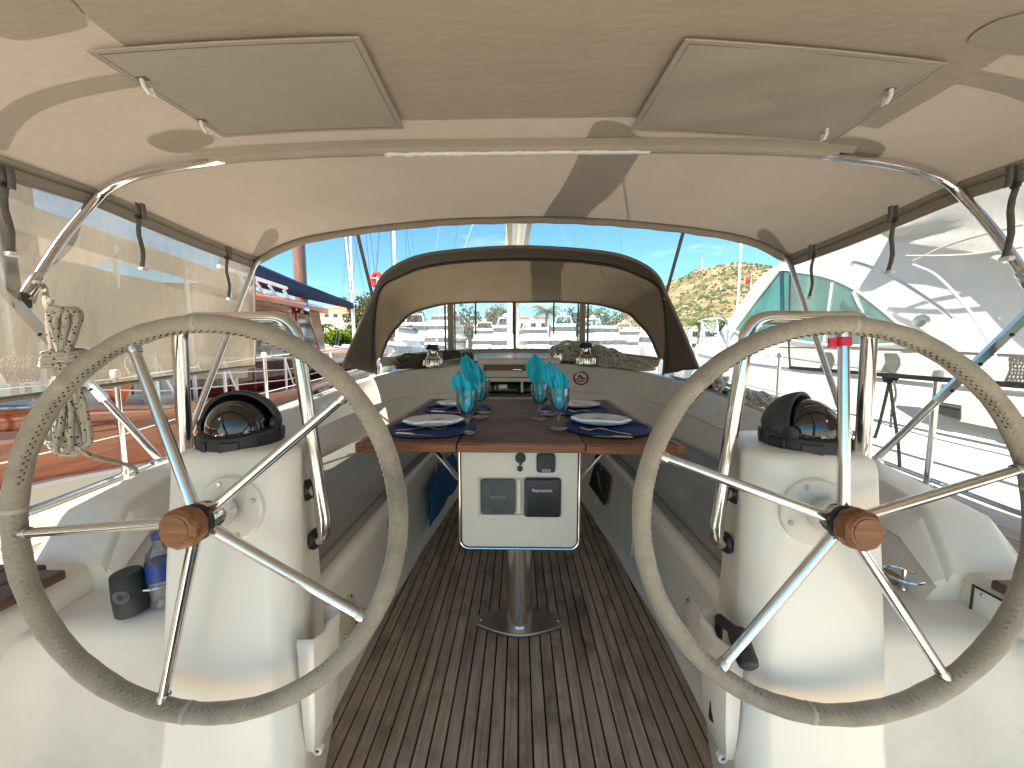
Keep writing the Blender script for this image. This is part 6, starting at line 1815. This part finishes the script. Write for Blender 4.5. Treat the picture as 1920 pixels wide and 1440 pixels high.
rws = [[V(mx_(y), y, mz_(y) + .02), V(mx_(y) + .05, y, mz_(y) + .05), V(lerp(mx_(y), 5.4, .3), y, mz_(y) + .09 + .04), V(5.4, y, mz_(y) + .2), V(10.8 - lerp(mx_(y), 5.4, .3), y, mz_(y) + .13), V(10.8 - mx_(y), y, mz_(y) + .02), V(10.6 - mx_(y), y, -1)] for y in MY_]
MB().grid(rws).build('deck', M['yacht_white'], my, ang=40)
XS = 3.45
def sp_(px, py, X=XS): return P(px, py, X=X)
def xs_(y, z): return XS + .02 * (y - 1.5) + .05 * (z - 1.1)
side = [V(xs_(y, z), y, z) for y, z in ((-2, 1.0), (7.4, 1.12), (6.0, 2.2), (5.3, 2.36), (3.6, 2.42), (1.5, 2.42), (-2, 2.4))]
rows = []
for f_ in (0, .03, .5, 1):
    rows.append([p + V(f_ * 3.6, 0, (.10 if 0 < f_ < 1 else 0) * (p.z > 2)) for p in side])
recalc(MB().grid(rows, closed=True, cap=True).build('superstructure', M['yacht_white'], my, ang=40))
M['tint_solid'] = pmat('green tinted glass', (.05, .16, .125, 1), .04, var=.35, vscale=1.2, coat=1, stretch=(1, 2.5, 1))
def on_side(px, py, out=.02):
    t = XS
    for _ in range(8):
        p = P(px, py, X=t); t = xs_(p.y, p.z) - out
    return P(px, py, X=t)
outline = spline([V(*q, 0) for q in ((1376, 618), (1420, 560), (1456, 510), (1500, 511), (1550, 520), (1600, 541), (1650, 578), (1690, 612), (1716, 638), (1660, 646), (1580, 648), (1500, 640), (1440, 628))], 4, True)
def screen_part(nm, pts, mt, th=-.02): return recalc(MB().prism([on_side(p.x, p.y) for p in pts], (.012, 0, 0)).build(nm, M[mt], my, smooth=False))
screen_part('side_window', outline, 'tint_solid')
MB().tube([on_side(p.x, p.y, .022) for p in outline], .012, 6, closed=True).build('window_seal', M['white_paint'], my)
MB().prism([on_side(1462, 508, .03), on_side(1468, 508, .03), on_side(1470, 634, .03), on_side(1464, 634, .03)], (.01, 0, 0)).build('window_post', M['dark_glass'], my)
fs = [V(XS + .3, 6.05, 2.2), V(XS + 3.2, 6.05, 2.2), V(XS + 3.1, 7.35, 1.22), V(XS + .22, 7.35, 1.22)]
MB().prism([p + V(0, .03, .04) for p in fs], (0, -.02, -.02)).build('windscreen', M['tint_solid'], my, smooth=False)
MB().tube([on_side(1372, 622, .04), on_side(1416, 562, .04), on_side(1462, 503, .04)], .035, 8).build('windscreen_pillar', M['white_paint'], my)
for a_, b_ in (((1560, 530), (1545, 642)), ((1600, 548), (1640, 640))): MB().bar(on_side(*a_, .03), on_side(*b_, .03), .012, 6).build('glazing_bar', M['white_paint'], my)
# white canvas cover over the flying bridge and aft cockpit
rows = []
random.seed(31)
for k in range(34):
    y = -1.6 + 5.35 * k / 33
    zt = interp([(-2, 3.1), (1.8, 2.98), (2.5, 2.86), (2.95, 2.74), (3.3, 2.58), (3.6, 2.45), (4.5, 2.40)], y)
    zb = interp([(-2, 1.12), (1.6, 1.14), (2.3, 1.45), (3.0, 1.9), (4.0, 2.28), (4.6, 2.38)], y)
    row = []
    for t in range(17):
        v = t / 16
        z = lerp(zb, zt, v)
        fold = .05 * math.sin(v * 7 + y * 2.2) + .05 * mnoise.noise(V(y * 2.2 + v * 3, v * 4 - y, 1)) + .03 * abs(math.sin(y * 3.1 + v * 4))
        x = XS - .10 + fold * (1 - v ** 6) + .18 * v ** 3
        row.append(V(x, y, z))
    row.append(V(XS + .5, y, zt + .08)); row.append(V(XS + 2.4, y, zt + .12))
    rows.append(row)
recalc(MB().grid(rows).build('canvas_cover', M['cover'], my, ang=80))
for pts in ([(1712, 490), (1790, 455), (1920, 420)], [(1712, 496), (1760, 520), (1830, 600), (1880, 690)], [(1700, 480), (1810, 478), (1920, 462)]):
    q = [P(a_, b_, X=XS - .12) for a_, b_ in pts]
    MB().tube(spline(q, 5), .010, 6).build('cover_seam', M['cover'], my)
hr = [P(1598, 498, X=XS - .09), P(1604, 492, X=XS - .12), P(1660, 512, X=XS - .14), P(1730, 555, X=XS - .14), P(1782, 592, X=XS - .13), P(1787, 598, X=XS - .08)]
MB().tube(spline(hr, 5), .014, 8).build('handrail', M['steel'], my)
c = P(1727, 603, X=XS - .1)
MB().lathe([(.0, -.02), (.055, -.02), (.06, 0), (.05, .02), (0, .03)], c, (-1, -.2, 0), 20).build('vent_cowl', M['steel'], my)
MB().tube([P(1462, 652, X=XS - .06), P(1600, 652, X=XS - .08), P(1760, 660, X=XS - .1), P(1920, 668, X=XS - .12)], .012, 6).build('black_rub_line', M['black'], my)
# hull windows
def hw_(pts, mt, nm, out=.012):
    o = recalc(MB().prism([P(a_, b_, X=2.955 - out) for a_, b_ in pts], (.01, 0, 0)).build(nm, M[mt], my, smooth=False)); return o
hw_([(1690, 738), (1760, 742), (1960, 770), (1960, 840), (1900, 810), (1800, 790), (1735, 770)], 'recess', 'window_recess')
hw_([(1752, 752), (1800, 760), (1800, 786), (1760, 776)], 'dark_glass', 'hull_window', .026)
hw_([(1880, 775), (1960, 788), (1960, 832), (1890, 806)], 'dark_glass', 'hull_window', .026)
# pulpit rail and fittings on the foredeck
def rp_(y, h): return V(mx_(y) + .10, y, mz_(y) + .06 + h)
rl = [rp_(6.3, .0), rp_(6.4, .42)] + [rp_(y, .52) for y in (7, 8, 9, 10, 10.8)] + [V(5.4, 11.5, 1.9)]
MB().tube(spline(rl, 4), .016, 8).build('pulpit_rail', M['steel'], my)
for y in (7.0, 8.0, 9.0, 10.0, 10.8): MB().bar(rp_(y, .52), rp_(y - .25, -.03), .012, 6).build('rail_post', M['steel'], my)
for px, py in ((1352, 652), (1322, 671)):
    b = P(px, py, Z=1.22)
    MB().lathe([(.09, 0), (.085, .03), (0, .045)], b, n=14).build('deck_hatch' if py < 660 else 'cleat', M['steel'], my)
# ------------------------------------------------------------------ end
